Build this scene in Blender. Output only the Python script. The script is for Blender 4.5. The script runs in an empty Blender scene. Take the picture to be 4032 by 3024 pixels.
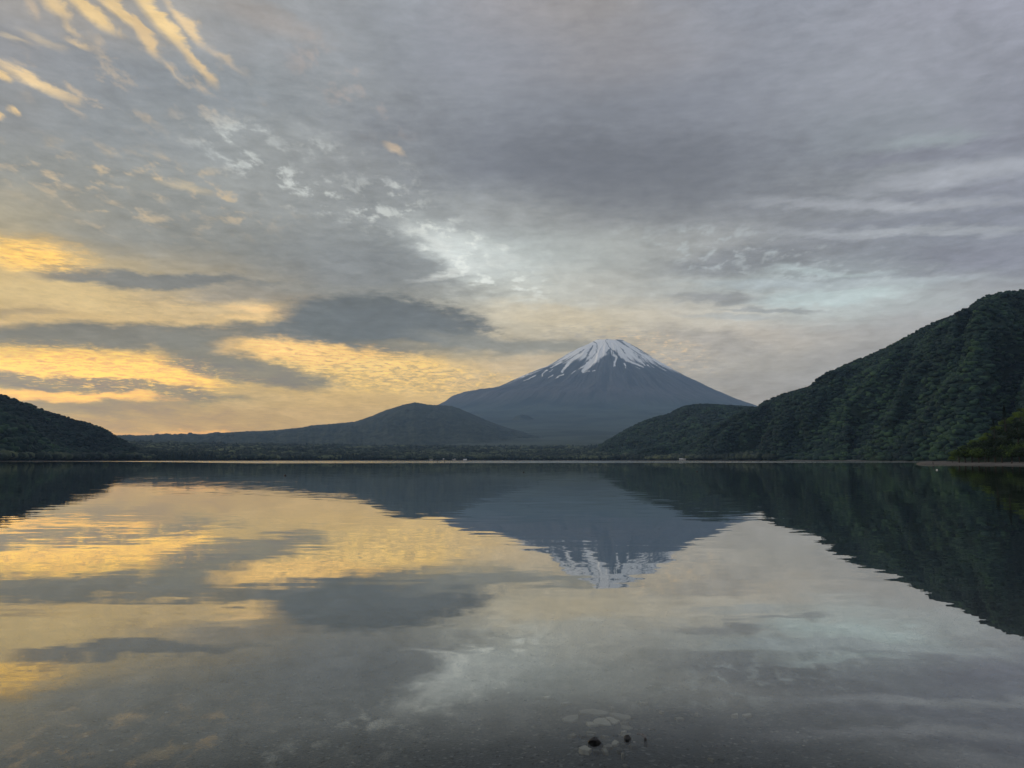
import bpy, bmesh, math, random
import numpy as np
from mathutils import Vector, Matrix

random.seed(7)
rng = np.random.default_rng(11)
SC = bpy.context.scene
COL = SC.collection
R = math.radians

# ------------------------------------------------------------------ camera
CAM_H = 2.0
PITCH = R(5.64)
FPX = 3029.0            # focal length in pixels of the 4032 px wide photograph
cam_d = bpy.data.cameras.new("camera")
cam_d.sensor_width = 36.0
cam_d.lens = 36.0 * FPX / 4032.0
cam_d.clip_start = 0.1
cam_d.clip_end = 90000.0
cam = bpy.data.objects.new("camera", cam_d)
COL.objects.link(cam)
cam.location = (0, 0, CAM_H)
cam.rotation_euler = (math.pi / 2 + PITCH, 0, 0)
SC.camera = cam


def pix_dir(px, py):
    """unit world direction seen at a pixel of the 4032x3024 photograph"""
    x = (px - 2016.0) / FPX
    u = (1512.0 - py) / FPX
    y = math.cos(PITCH) - math.sin(PITCH) * u
    z = math.sin(PITCH) + math.cos(PITCH) * u
    n = math.sqrt(x * x + y * y + z * z)
    return x / n, y / n, z / n


def azel(px, py):
    x, y, z = pix_dir(px, py)
    return math.degrees(math.atan2(x, y)), math.degrees(math.asin(z))


def azel22(px, py):
    k = 4032.0 / 2212.0
    return azel(px * k, py * k)


def on_plane(px, py, z=0.0):
    x, y, zz = pix_dir(px, py)
    t = (z - CAM_H) / zz
    return x * t, y * t


def lin(c):
    out = []
    for v in c:
        v = v / 255.0
        out.append(v / 12.92 if v <= 0.04045 else ((v + 0.055) / 1.055) ** 2.4)
    return out


SC.view_settings.view_transform = 'Standard'
SC.view_settings.look = 'None'
SC.view_settings.exposure = 0.0
SC.view_settings.gamma = 1.0
SC.cycles.use_denoising = True
SC.cycles.max_bounces = 8
SC.cycles.volume_bounces = 1
SC.cycles.transparent_max_bounces = 12
SC.cycles.caustics_reflective = False
SC.cycles.caustics_refractive = False
SC.cycles.sample_clamp_indirect = 4.0


# ------------------------------------------------------------------ node helpers
class NT:
    def __init__(self, tree):
        self.t = tree
        self.n = tree.nodes
        self.l = tree.links

    def new(self, typ, **kw):
        nd = self.n.new(typ)
        for k, v in kw.items():
            setattr(nd, k, v)
        return nd

    def put(self, sock, val):
        if isinstance(val, bpy.types.NodeSocket):
            self.l.new(val, sock)
        else:
            sock.default_value = val

    def math(self, op, a, b=None, c=None, clamp=False):
        nd = self.new('ShaderNodeMath', operation=op, use_clamp=clamp)
        self.put(nd.inputs[0], a)
        if b is not None:
            self.put(nd.inputs[1], b)
        if c is not None:
            self.put(nd.inputs[2], c)
        return nd.outputs[0]

    def vmath(self, op, a, b=None):
        nd = self.new('ShaderNodeVectorMath', operation=op)
        self.put(nd.inputs[0], a)
        if b is not None:
            if op == 'SCALE':
                self.put(nd.inputs['Scale'], b)
            else:
                self.put(nd.inputs[1], b)
        return nd.outputs['Value'] if op in ('LENGTH', 'DOT_PRODUCT') else nd.outputs['Vector']

    def sep(self, v):
        nd = self.new('ShaderNodeSeparateXYZ')
        self.put(nd.inputs[0], v)
        return nd.outputs[0], nd.outputs[1], nd.outputs[2]

    def comb(self, x, y, z):
        nd = self.new('ShaderNodeCombineXYZ')
        for i, v in enumerate((x, y, z)):
            self.put(nd.inputs[i], v)
        return nd.outputs[0]

    def noise(self, vec, scale, detail=4.0, rough=0.5, dist=0.0, dim='3D'):
        nd = self.new('ShaderNodeTexNoise', noise_dimensions=dim)
        self.put(nd.inputs['Vector'], vec)
        nd.inputs['Scale'].default_value = scale
        nd.inputs['Detail'].default_value = detail
        nd.inputs['Roughness'].default_value = rough
        nd.inputs['Distortion'].default_value = dist
        return nd.outputs[0], nd.outputs[1]

    def mix(self, f, a, b, blend='MIX'):
        nd = self.new('ShaderNodeMix', data_type='RGBA', blend_type=blend)
        self.put(nd.inputs[0], f)
        for s, v in ((nd.inputs[6], a), (nd.inputs[7], b)):
            if isinstance(v, (tuple, list)) and len(v) == 3:
                v = (*v, 1.0)
            self.put(s, v)
        return nd.outputs[2]

    def rng(self, v, a, b, c=0.0, d=1.0, smooth=True):
        nd = self.new('ShaderNodeMapRange', interpolation_type='SMOOTHSTEP' if smooth else 'LINEAR')
        self.put(nd.inputs[0], v)
        for i, q in enumerate((a, b, c, d)):
            self.put(nd.inputs[i + 1], q)
        return nd.outputs[0]

    def ramp(self, v, stops, interp='LINEAR'):
        nd = self.new('ShaderNodeValToRGB')
        cr = nd.color_ramp
        cr.interpolation = interp
        while len(cr.elements) < len(stops):
            cr.elements.new(0.5)
        for e, (p, c) in zip(cr.elements, sorted(stops, key=lambda s: s[0])):
            e.position = p
            e.color = (*c[:3], 1.0)
        self.put(nd.inputs[0], v)
        return nd.outputs[0]


# ------------------------------------------------------------------ sky
SUN_AZ, SUN_EL = -72.0, 13.0          # degrees, seen from the camera, left of the view
SKY_GAIN = 1.0

GX = [i * 2212 / 12 for i in range(13)]
GRID = {
    0: [(160,156,152),(165,158,150),(165,160,152),(158,158,158),(150,153,157),(147,151,159),(155,153,157),(163,158,156),(142,145,154),(138,142,153),(146,149,160),(152,154,164),(150,152,165)],
    100: [(142,143,147),(142,145,149),(143,146,151),(147,150,154),(148,152,156),(143,147,155),(145,147,155),(155,152,154),(143,145,153),(143,147,157),(150,154,163),(146,149,159),(143,146,157)],
    200: [(142,142,142),(138,142,146),(135,140,144),(140,145,149),(143,147,150),(140,144,151),(136,140,149),(135,139,148),(134,138,148),(138,142,152),(147,151,160),(143,146,156),(137,140,151)],
    300: [(130,134,135),(140,144,146),(142,146,148),(152,156,156),(147,150,152),(133,137,143),(127,131,139),(124,128,136),(124,128,138),(126,130,140),(136,142,150),(142,148,155),(135,138,152)],
    400: [(142,141,134),(146,146,140),(145,147,144),(150,152,150),(150,153,153),(132,136,140),(121,125,132),(120,124,132),(122,126,134),(136,140,145),(147,151,156),(148,152,160),(142,146,158)],
    500: [(180,165,130),(142,140,132),(138,139,135),(137,140,139),(138,142,143),(150,154,154),(166,169,167),(162,164,162),(155,157,157),(146,149,152),(134,138,147),(134,139,150),(128,132,145)],
    570: [(225,190,125),(185,165,125),(146,142,130),(138,138,133),(130,134,136),(145,150,150),(188,196,194),(184,188,184),(158,161,160),(138,142,146),(135,139,147),(135,139,149),(132,136,148)],
    640: [(205,180,130),(208,182,130),(195,172,130),(170,158,135),(140,138,130),(140,142,139),(198,199,190),(192,190,181),(170,174,172),(172,184,185),(180,193,194),(155,160,162),(150,152,157)],
    700: [(205,175,125),(208,178,125),(205,175,125),(215,182,128),(180,160,130),(160,155,142),(190,180,158),(205,193,168),(195,186,170),(185,178,168),(165,165,163),(152,153,156),(148,150,155)],
    750: [(222,184,115),(215,178,112),(205,172,115),(240,200,128),(235,195,125),(200,175,132),(170,160,140),(170,162,148),(180,170,155),(160,156,150),(152,150,150),(150,150,152),(148,148,152)],
    800: [(250,206,102),(250,204,102),(225,184,108),(205,175,120),(238,200,125),(232,195,128),(190,170,140),(160,155,147),(160,156,150),(152,151,149),(150,150,152),(150,150,152),(148,148,152)],
    850: [(185,157,105),(178,153,108),(165,145,110),(180,156,115),(210,177,122),(210,178,125),(190,165,130),(165,155,142),(155,152,148),(152,150,150),(148,148,150),(147,147,150),(146,146,150)],
    940: [(178,150,110),(185,153,112),(190,155,112),(182,152,115),(175,148,115),(165,145,120),(155,142,125),(150,142,132),(147,143,138),(146,144,145),(146,144,146),(145,145,148),(145,145,148)],
}
GY = sorted(GRID)


def grid_color(px, py):
    px = min(max(px, 0), 2212)
    py = min(max(py, 0), 940)
    i = min(int(px / GX[1]), 11)
    fx = px / GX[1] - i
    j = 0
    while j < len(GY) - 2 and py > GY[j + 1]:
        j += 1
    fy = (py - GY[j]) / (GY[j + 1] - GY[j])
    def L(a, b, f):
        return [p + (q - p) * f for p, q in zip(a, b)]
    a = L(lin(GRID[GY[j]][i]), lin(GRID[GY[j]][i + 1]), fx)
    b = L(lin(GRID[GY[j + 1]][i]), lin(GRID[GY[j + 1]][i + 1]), fx)
    return L(a, b, fy)


def ae_to_pix22(az, el):
    a, e = R(az), R(el)
    x, y, z = math.sin(a) * math.cos(e), math.cos(a) * math.cos(e), math.sin(e)
    f = y * math.cos(PITCH) + z * math.sin(PITCH)
    u = -y * math.sin(PITCH) + z * math.cos(PITCH)
    k = 2212.0 / 4032.0
    return (2016 + FPX * x / f) * k, (1512 - FPX * u / f) * k


# clouds: x0,y0,x1,y1 (ends of the long axis), half thickness, softness, colour, opacity, fineness
CLOUDS = [
    (600, 575, 1000, 585, 50, .8, (128, 132, 135), .7, 0),
    (-60, 535, 175, 562, 27, .9, (262, 210, 112), .95, 0),
    (60, 590, 560, 612, 15, .5, (116, 118, 118), .9, 0),
    (370, 640, 780, 634, 15, .9, (135, 132, 126), .7, 0),
    (-60, 672, 130, 676, 8, .9, (165, 145, 115), .6, 0),
    (520, 672, 660, 690, 9, .9, (240, 200, 140), .8, 0),
    (-80, 786, 520, 812, 24, .8, (274, 216, 92), .97, 0),
    (500, 690, 640, 700, 6, .9, (245, 205, 140), .7, 0),
    (-100, 724, 690, 722, 22, .5, (117, 116, 111), .95, 0),
    (360, 742, 560, 776, 34, .6, (120, 118, 111), .95, 0),
    (330, 765, 730, 830, 24, .5, (124, 120, 110), .95, 0),
    (600, 622, 1080, 632, 12, 1.0, (146, 147, 143), .6, 2),
    (600, 716, 1000, 712, 46, .45, (104, 109, 112), .95, 2),
    (625, 684, 940, 686, 44, .35, (101, 107, 111), .97, 2),
    (740, 704, 1040, 708, 42, .4, (101, 107, 112), .95, 2),
    (980, 725, 1090, 742, 14, .9, (122, 125, 124), .8, 2),
    (640, 748, 900, 752, 16, .6, (112, 113, 111), .9, 0),
    (905, 600, 1120, 560, 8, 1.0, (228, 230, 224), .5, 0),
    (920, 730, 1320, 758, 17, .8, (132, 133, 129), .9, 0),
    (800, 745, 1100, 765, 12, .9, (150, 142, 124), .6, 0),
    (492, 750, 800, 768, 19, .5, (254, 206, 128), .95, 0),
    (780, 775, 960, 790, 10, .9, (250, 208, 130), .7, 0),
    (-90, 808, 480, 862, 17, .45, (132, 124, 104), .95, 0),
    (-60, 846, 340, 862, 8, .8, (268, 206, 104), .9, 0),
    (240, 941, 720, 938, 5, 1.0, (236, 178, 112), .8, 0),
    (-100, 868, 330, 884, 14, .9, (140, 128, 106), .6, 0),
    (900, 500, 1150, 590, 36, 1.0, (208, 214, 211), .75, 0),
    (880, 490, 1010, 560, 12, 1.0, (208, 212, 208), .6, 0),
    (1060, 660, 1300, 700, 20, 1.0, (214, 200, 172), .6, 0),
    (860, 290, 1820, 410, 70, 1.0, (114, 118, 127), .75, 0),
    (1440, 580, 1860, 530, 22, .8, (129, 133, 139), .8, 0),
    (1960, 560, 2260, 545, 17, .8, (128, 131, 143), .8, 0),
    (1780, 480, 2260, 456, 6, .7, (132, 136, 146), .8, 0),
    (1850, 502, 2260, 470, 5, .7, (134, 138, 148), .7, 0),
    (1900, 428, 2260, 386, 8, .8, (131, 134, 145), .7, 0),
    (1820, 352, 2260, 300, 14, .9, (129, 132, 144), .8, 0),
    (1440, 640, 1660, 648, 10, .8, (139, 142, 145), .8, 0),
    (1650, 650, 1970, 630, 14, .9, (188, 203, 204), .8, 0),
    (1680, 582, 1900, 592, 6, .9, (180, 193, 195), .7, 0),
    (1560, 667, 1810, 670, 5, .8, (147, 152, 155), .8, 0),
    (1480, 682, 1700, 690, 6, .8, (160, 166, 168), .6, 0),
    (1420, 715, 1640, 760, 18, 1.0, (146, 146, 147), .5, 0),
    (1860, 405, 2260, 345, 12, 1.0, (164, 168, 176), .85, 0),
    (1900, 318, 2110, 290, 12, 1.0, (152, 161, 166), .8, 0),
    (1700, 500, 2260, 490, 9, 1.0, (165, 170, 176), .85, 0),
    (1500, 612, 2100, 604, 9, 1.0, (174, 184, 188), .8, 0),
    (1650, 440, 2260, 425, 10, 1.0, (163, 167, 174), .85, 0),
    # fine lit streaks, upper left
    (50, -4, 76, 38, 6, .9, (196, 178, 156), .8, 1),
    (78, -6, 138, 38, 9, .7, (232, 203, 156), .95, 1),
    (133, 50, 160, 78, 5, .9, (205, 184, 152), .8, 1),
    (134, -6, 240, 67, 10, .6, (236, 205, 152), 1., 1),
    (204, -6, 292, 58, 9, .6, (230, 200, 150), 1., 1),
    (284, 48, 336, 120, 9, .7, (226, 196, 150), .95, 1),
    (347, 123, 392, 176, 5, .9, (182, 170, 152), .8, 1),
    (290, -12, 404, 100, 15, .6, (238, 207, 152), 1., 1),
    (392, 98, 460, 174, 9, .8, (222, 194, 150), .9, 1),
    (372, 5, 448, 92, 10, .7, (224, 197, 155), .95, 1),
    (458, 96, 508, 148, 6, .9, (195, 178, 155), .8, 1),
    (4, 128, 148, 204, 8, .8, (232, 203, 156), .95, 1),
    (-14, 150, 32, 168, 6, .8, (232, 200, 145), .95, 1),
    (48, 64, 124, 104, 5, .9, (190, 176, 155), .8, 1),
    (143, 87, 181, 108, 4, .9, (210, 188, 155), .85, 1),
    (-4, 74, 50, 90, 3, .9, (190, 177, 155), .8, 1),
    (20, 235, 42, 246, 4, .9, (228, 198, 150), .9, 1),
    (-10, 240, 8, 252, 5, .9, (230, 198, 145), .9, 1),
    (480, 10, 700, 80, 18, 1., (172, 162, 154), .5, 1),
    (355, 392, 450, 412, 7, 1., (196, 180, 150), .7, 1),
    (830, 318, 868, 334, 6, .9, (200, 180, 155), .8, 1),
]

world = bpy.data.worlds.new("World")
SC.world = world
world.use_nodes = True
world.cycles.sampling_method = 'MANUAL'
world.cycles.sample_map_resolution = 512


def build_sky():
    T = NT(world.node_tree)
    T.n.clear()
    tc = T.new('ShaderNodeTexCoord')
    d = tc.outputs['Generated']
    dx, dy, dz = T.sep(d)
    az = T.math('MULTIPLY', T.math('ARCTAN2', dx, dy), 180 / math.pi)
    zc = T.math('MAXIMUM', dz, 0.0)
    el = T.math('MULTIPLY', T.math('ARCSINE', zc), 180 / math.pi)
    # cloud layer coordinates: a flat sheet overhead, softened at the horizon
    inv = T.math('DIVIDE', 1.0, T.math('ADD', zc, 0.07))
    cx = T.math('MULTIPLY', dx, inv)
    cy = T.math('MULTIPLY', dy, inv)
    pl = T.comb(cx, cy, 0.0)
    pls = T.comb(cx, T.math('MULTIPLY', cy, 0.38), 3.1)     # drawn out along the wind
    n_w, c_w = T.noise(T.comb(T.math('MULTIPLY', az, 0.11), T.math('MULTIPLY', el, 0.30), 0.0), 1.0, 5.0, 0.55, dim='2D')
    n_f, c_f = T.noise(T.comb(T.math('MULTIPLY', az, 0.55), T.math('MULTIPLY', el, 1.9), 5.0), 1.0, 5.0, 0.62, dim='2D')
    n_s, c_s = T.noise(pls, 3.2, 6.0, 0.6, 0.25, dim='2D')
    n_m, c_m = T.noise(pl, 10.0, 5.0, 0.66, 0.35, dim='2D')
    n_b, c_b = T.noise(pls, 1.1, 3.0, 0.5, 0.3, dim='2D')
    wx, wy, _ = T.sep(c_w)
    fx, fy, _ = T.sep(c_f)
    def off(a, ca, b, cb):
        return T.math('ADD', T.math('MULTIPLY', T.math('SUBTRACT', a, 0.5), ca), T.math('MULTIPLY', T.math('SUBTRACT', b, 0.5), cb))
    # strong horizontal warp near the horizon, gentler higher up
    A1 = T.math('ADD', az, off(wx, 6.0, fx, 2.4))
    E1 = T.math('ADD', el, off(wy, 1.5, fy, 0.8))
    A2 = T.math('ADD', az, off(n_s, 1.6, n_m, 0.9))
    E2 = T.math('ADD', el, off(n_m, 0.8, n_s, 1.2))
    V1 = T.comb(A1, E1, 1.0)
    V2 = T.comb(A2, E2, 1.0)
    V3 = T.comb(T.math('ADD', az, off(wx, 1.5, fx, 1.6)), T.math('ADD', el, off(wy, .4, fy, .5)), 1.0)

    def ell(V, cx_, cy_, ang, sx_, sy_):
        c_, s_ = math.cos(ang), math.sin(ang)
        u = T.vmath('DOT_PRODUCT', V, (c_ / sx_, s_ / sx_, -(cx_ * c_ + cy_ * s_) / sx_))
        v = T.vmath('DOT_PRODUCT', V, (-s_ / sy_, c_ / sy_, (cx_ * s_ - cy_ * c_) / sy_))
        return T.math('SQRT', T.math('MULTIPLY_ADD', u, u, T.math('MULTIPLY', v, v)))

    def grey(v):
        nd = T.new('ShaderNodeCombineColor')
        for i_ in range(3):
            T.put(nd.inputs[i_], v)
        return nd.outputs[0]
    # base: colour of the cloud deck by azimuth on rows of equal elevation
    els = [0.0, 1.6, 2.9, 4.2, 5.5, 6.9, 8.5, 10.4, 12.5, 15.0, 18.0, 21.5, 25.0, 28.5, 32.5]
    af = T.rng(A1, -37.0, 37.0, 0.0, 1.0, smooth=False)
    rows = []
    for e in els:
        st = []
        for k in range(19):
            a = -36 + 4 * k
            c = grid_color(*ae_to_pix22(a, e))
            st.append(((a + 37) / 74.0, c))
        rows.append(T.ramp(af, st, 'B_SPLINE'))
    col = rows[0]
    for k in range(1, len(els)):
        f = T.rng(E1, els[k - 1], els[k], 0.0, 1.0, smooth=True)
        col = T.mix(f, col, rows[k])
    def region(x0, y0, x1, y1, ht):
        a0, e0 = azel22(x0, y0)
        a1, e1 = azel22(x1, y1)
        h = math.degrees(ht * (4032 / 2212.) / FPX)
        return T.rng(ell(V1, (a0 + a1) / 2, (e0 + e1) / 2, math.atan2(e1 - e0, a1 - a0), math.hypot(a1 - a0, e1 - e0) / 2, h), 1.2, 0.4)
    # the broad deck
    def gainf(v, amt, ref=0.5):
        return T.math('MULTIPLY_ADD', T.math('SUBTRACT', v, ref), amt, 1.0)
    for (x0, y0, x1, y1, ht, soft, c, op, fine) in CLOUDS:
        a0, e0 = azel22(x0, y0)
        a1, e1 = azel22(x1, y1)
        ht_deg = math.degrees(ht * (4032 / 2212.) / FPX)
        L = math.hypot(a1 - a0, e1 - e0) / 2 + ht_deg * 0.3
        ln = ell(V1 if fine == 0 else V2 if fine == 1 else V3, (a0 + a1) / 2, (e0 + e1) / 2, math.atan2(e1 - e0, a1 - a0), L * 1.1, ht_deg * 1.2)
        ln = T.math('MULTIPLY_ADD', T.math('SUBTRACT', n_m if fine == 1 else n_f, 0.5), (.5, 1.5, .55)[fine], ln)
        m = T.rng(ln, 1.0 + soft * (.65 if fine == 1 else .45), 1.0 - soft * (1.0 if fine == 1 else .75), 0.0, op)
        col = T.mix(m, col, lin(c))
    # detail in the cloud sheet
    calm = T.math('MAXIMUM', region(700, 60, 2300, 330, 230), 0.0)
    am = T.math('MULTIPLY_ADD', calm, -.34, .44)
    as_ = T.math('MULTIPLY_ADD', calm, -.18, .46)
    g_ = T.math('MULTIPLY', T.math('MULTIPLY', gainf(n_s, as_), gainf(n_m, am)), T.math('MULTIPLY', gainf(n_b, 0.34, .5), gainf(n_f, 0.30, .5)))
    col = T.mix(1.0, col, grey(g_), 'MULTIPLY')
    # small lit scales: warm where the dawn glow reaches, pale in the middle
    n_r, _ = T.noise(T.comb(T.math('MULTIPLY', az, 0.9), T.math('MULTIPLY', el, 3.2), 9.0), 1.6, 4.0, 0.65, 0.4, dim='2D')
    sp_hi = T.rng(n_r, 0.52, 0.68)
    sp_lo = T.rng(n_r, 0.50, 0.34)
    n_q, _ = T.noise(T.comb(T.math('MULTIPLY', az, 0.75), T.math('MULTIPLY', el, 5.2), 0.0), 1.5, 4.0, 0.7, 0.25, dim='2D')
    sp_hi2 = T.rng(n_q, 0.50, 0.66)
    sp_lo2 = T.rng(n_q, 0.50, 0.36)
    for rg, c, up, op in (
            ((640, 800, 1130, 825, 46), (255, 214, 128), sp_hi, .75),
            ((640, 800, 1130, 825, 46), (150, 136, 112), sp_lo, .6),
            ((1270, 720, 1560, 790, 40), (216, 190, 156), sp_hi, .7),
            ((-60, 645, 500, 665, 26), (228, 196, 138), sp_hi, .35),
            ((-100, 770, 480, 790, 22), (214, 160, 92), sp_lo, .55),
            ((500, 750, 800, 765, 22), (196, 160, 110), sp_lo, .5),
            ((-100, 770, 560, 830, 50), (284, 226, 108), sp_hi2, .75),
            ((-100, 770, 560, 830, 50), (190, 148, 96), sp_lo2, .5),
            ((-100, 530, 220, 570, 36), (280, 226, 120), sp_hi2, .6),
            ((-100, 530, 220, 570, 36), (190, 158, 112), sp_lo2, .6),
            ((480, 740, 1060, 830, 40), (272, 222, 134), sp_hi2, .6),
            ((480, 740, 1060, 830, 40), (170, 146, 112), sp_lo2, .6),
            ((-60, 630, 620, 690, 40), (224, 192, 138), sp_hi2, .35),
            ((1150, 690, 1700, 850, 60), (140, 140, 142), sp_lo2, .5)):
        col = T.mix(T.math('MULTIPLY', T.math('MULTIPLY', region(*rg), up), op), col, lin(c))
    n_k, _ = T.noise(T.comb(cx, T.math('MULTIPLY', cy, 0.6), 0.0), 13.0, 5.0, 0.62, 0.12, dim='2D')
    n_patch = T.rng(n_s, 0.36, 0.54, 0.30, 1.0)
    sp2 = T.math('MULTIPLY', T.rng(n_k, 0.50, 0.70), n_patch)
    for rg, c, op in (
            ((-80, 330, 640, 470, 85), (206, 184, 150), .8),
            ((380, 270, 960, 440, 75), (208, 212, 208), .95),
            ((560, 400, 1060, 500, 50), (196, 200, 196), .9),
            ((880, 480, 1200, 640, 60), (232, 236, 230), .8),
            ((1300, 500, 2200, 640, 70), (190, 200, 202), .45),
            ((600, 60, 900, 300, 70), (186, 170, 160), .5),
            ((-40, 120, 560, 200, 100), (214, 190, 156), .6)):
        col = T.mix(T.math('MULTIPLY', T.math('MULTIPLY', region(*rg), sp2), op), col, lin(c))
    # a little of the open dawn sky shows through the sheet
    sky = T.new('ShaderNodeTexSky', sky_type='NISHITA', sun_disc=False)
    sky.sun_elevation = R(SUN_EL)
    sky.sun_rotation = R(SUN_AZ)
    sky.altitude = 900
    nish = T.mix(1.0, sky.outputs[0], (0.10, 0.10, 0.10), 'MULTIPLY')
    # out of view the deck is made brighter, added light for the snow
    back = T.math('MAXIMUM', T.rng(T.math('ABSOLUTE', az), 50.0, 110.0), T.rng(el, 38.0, 70.0))
    col = T.mix(back, col, T.mix(1.0, grey(gainf(n_s, 0.8)), lin(BACK_SKY), 'MULTIPLY'))
    col = T.mix(0.03, col, nish)
    # the deck as it is above the morning air: give back what the air takes, less what it adds
    path = T.math('MINIMUM', T.math('DIVIDE', 27600.0, T.math('MAXIMUM', dy, 0.02)),
                  T.math('MINIMUM', T.math('DIVIDE', 3298.0, T.math('MAXIMUM', dz, 0.001)),
                         T.math('DIVIDE', 21000.0, T.math('MAXIMUM', T.math('ABSOLUTE', dx), 0.02))))
    path = T.math('MINIMUM', path, 36000.0)
    tr_ = T.math('EXPONENT', T.math('MULTIPLY', path, -HAZE_D))
    colv = T.vmath('SUBTRACT', col, T.vmath('SCALE', AIR_C, T.math('SUBTRACT', 1.0, tr_)))
    colv = T.vmath('MAXIMUM', colv, (0.03, 0.024, 0.016))
    col = T.vmath('SCALE', colv, T.math('DIVIDE', 1.0, tr_))
    bg = T.new('ShaderNodeBackground')
    T.put(bg.inputs[0], col)
    bg.inputs[1].default_value = SKY_GAIN
    out = T.new('ShaderNodeOutputWorld')
    T.l.new(bg.outputs[0], out.inputs[0])


BACK_SKY = (176, 180, 190)
HAZE_D = 3.1e-5
AIR_C = (.095, .165, .270)
build_sky()

sun_d = bpy.data.lights.new("sun", 'SUN')
sun_d.energy = 1.6
sun_d.angle = R(12)
sun_d.color = (1.0, 0.86, 0.68)
sun = bpy.data.objects.new("sun", sun_d)
COL.objects.link(sun)
sa, se = R(SUN_AZ), R(SUN_EL)
sun_dir = Vector((math.sin(sa) * math.cos(se), math.cos(sa) * math.cos(se), math.sin(se)))
sun.rotation_euler = sun_dir.to_track_quat('Z', 'Y').to_euler()


# ------------------------------------------------------------------ numpy noise
def _hash(ix, iy, seed):
    h = (ix.astype(np.int64) * 374761393 + iy.astype(np.int64) * 668265263 + seed * 1442695041) & 0xFFFFFFFF
    h = ((h ^ (h >> 13)) * 1274126177) & 0xFFFFFFFF
    h = h ^ (h >> 16)
    return (h & 0xFFFFFF) / float(0xFFFFFF)


def vnoise(x, y, seed=0):
    x = np.asarray(x, float)
    y = np.asarray(y, float)
    ix, iy = np.floor(x), np.floor(y)
    fx, fy = x - ix, y - iy
    fx = fx * fx * (3 - 2 * fx)
    fy = fy * fy * (3 - 2 * fy)
    a, b = _hash(ix, iy, seed), _hash(ix + 1, iy, seed)
    c, d = _hash(ix, iy + 1, seed), _hash(ix + 1, iy + 1, seed)
    return a + (b - a) * fx + (c - a) * fy + (a - b - c + d) * fx * fy


def fbm(x, y, oct=5, seed=0, gain=0.5):
    s, a, t = 0.0, 1.0, 0.0
    for k in range(oct):
        s = s + a * vnoise(x * 2 ** k + 17.3 * k, y * 2 ** k - 9.1 * k, seed + k)
        t += a
        a *= gain
    return s / t


def ridged(x, y, oct=4, seed=0):
    s, a, t = 0.0, 1.0, 0.0
    for k in range(oct):
        s = s + a * (1 - np.abs(2 * vnoise(x * 2 ** k + 5.7 * k, y * 2 ** k, seed + k) - 1))
        t += a
        a *= 0.5
    return s / t


def sstep(a, b, v):
    t = np.clip((v - a) / (b - a), 0, 1)
    return t * t * (3 - 2 * t)


# ------------------------------------------------------------------ object helpers
def link(name, me, mat=None, parent=None, smooth=True):
    o = bpy.data.objects.new(name, me)
    COL.objects.link(o)
    if mat:
        me.materials.append(mat)
    if parent:
        o.parent = parent
    if smooth and len(me.polygons):
        me.polygons.foreach_set('use_smooth', [True] * len(me.polygons))
    return o


def np_mesh(name, V, F, attrs=None):
    """V (n,3), F (m,k) uniform face size"""
    me = bpy.data.meshes.new(name)
    V = np.asarray(V, np.float32)
    F = np.asarray(F, np.int32)
    me.vertices.add(len(V))
    me.vertices.foreach_set('co', V.ravel())
    k = F.shape[1]
    me.loops.add(F.size)
    me.loops.foreach_set('vertex_index', F.ravel())
    me.polygons.add(len(F))
    me.polygons.foreach_set('loop_start', np.arange(0, F.size, k, dtype=np.int32))
    me.update(calc_edges=True)
    if attrs:
        for an, av in attrs.items():
            a = me.attributes.new(an, 'FLOAT', 'POINT')
            a.data.foreach_set('value', np.asarray(av, np.float32))
    me.validate()
    return me


def grid_faces(n, m, wrap=False):
    i, j = np.meshgrid(np.arange(n if wrap else n - 1), np.arange(m - 1), indexing='ij')
    i2 = (i + 1) % n
    return np.stack([i * m + j, i2 * m + j, i2 * m + j + 1, i * m + j + 1], -1).reshape(-1, 4)


def tag(o, label=None, cat=None, group=None, kind=None):
    if label: o['label'] = label
    if cat: o['category'] = cat
    if group: o['group'] = group
    if kind: o['kind'] = kind
    return o


def empty(name, loc, rz=0.0):
    o = bpy.data.objects.new(name, None)
    COL.objects.link(o)
    o.location = loc
    o.rotation_euler = (0, 0, rz)
    return o


# ------------------------------------------------------------------ materials
def material(name):
    m = bpy.data.materials.new(name)
    m.use_nodes = True
    T = NT(m.node_tree)
    bsdf = T.n['Principled BSDF']
    return m, T, bsdf


def plain(name, c, rough=0.6, var=0.15, scale=20.0, metal=0.0, spec=0.4):
    m, T, b = material(name)
    tc = T.new('ShaderNodeTexCoord')
    n, _ = T.noise(tc.outputs['Object'], scale, 5.0, 0.6)
    f = T.math('MULTIPLY_ADD', T.math('SUBTRACT', n, 0.5), var * 2, 1.0)
    T.put(b.inputs['Base Color'], T.vmath('SCALE', T.comb(*c), f))
    b.inputs['Roughness'].default_value = rough
    b.inputs['Metallic'].default_value = metal
    b.inputs['Specular IOR Level'].default_value = spec
    return m


def leaf_material(name, dark, mid, lite, leaf_scale=0.6):
    m, T, b = material(name)
    at = T.new('ShaderNodeAttribute', attribute_name='tint')
    tc = T.new('ShaderNodeTexCoord')
    n, _ = T.noise(tc.outputs['Object'], leaf_scale, 4.0, 0.7)
    f = T.math('ADD', at.outputs['Fac'], T.math('MULTIPLY', T.math('SUBTRACT', n, 0.5), 0.5))
    c = T.ramp(f, [(0.0, dark), (0.5, mid), (1.0, lite)])
    T.put(b.inputs['Base Color'], c)
    b.inputs['Roughness'].default_value = 0.75
    b.inputs['Specular IOR Level'].default_value = 0.15
    return m


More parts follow.
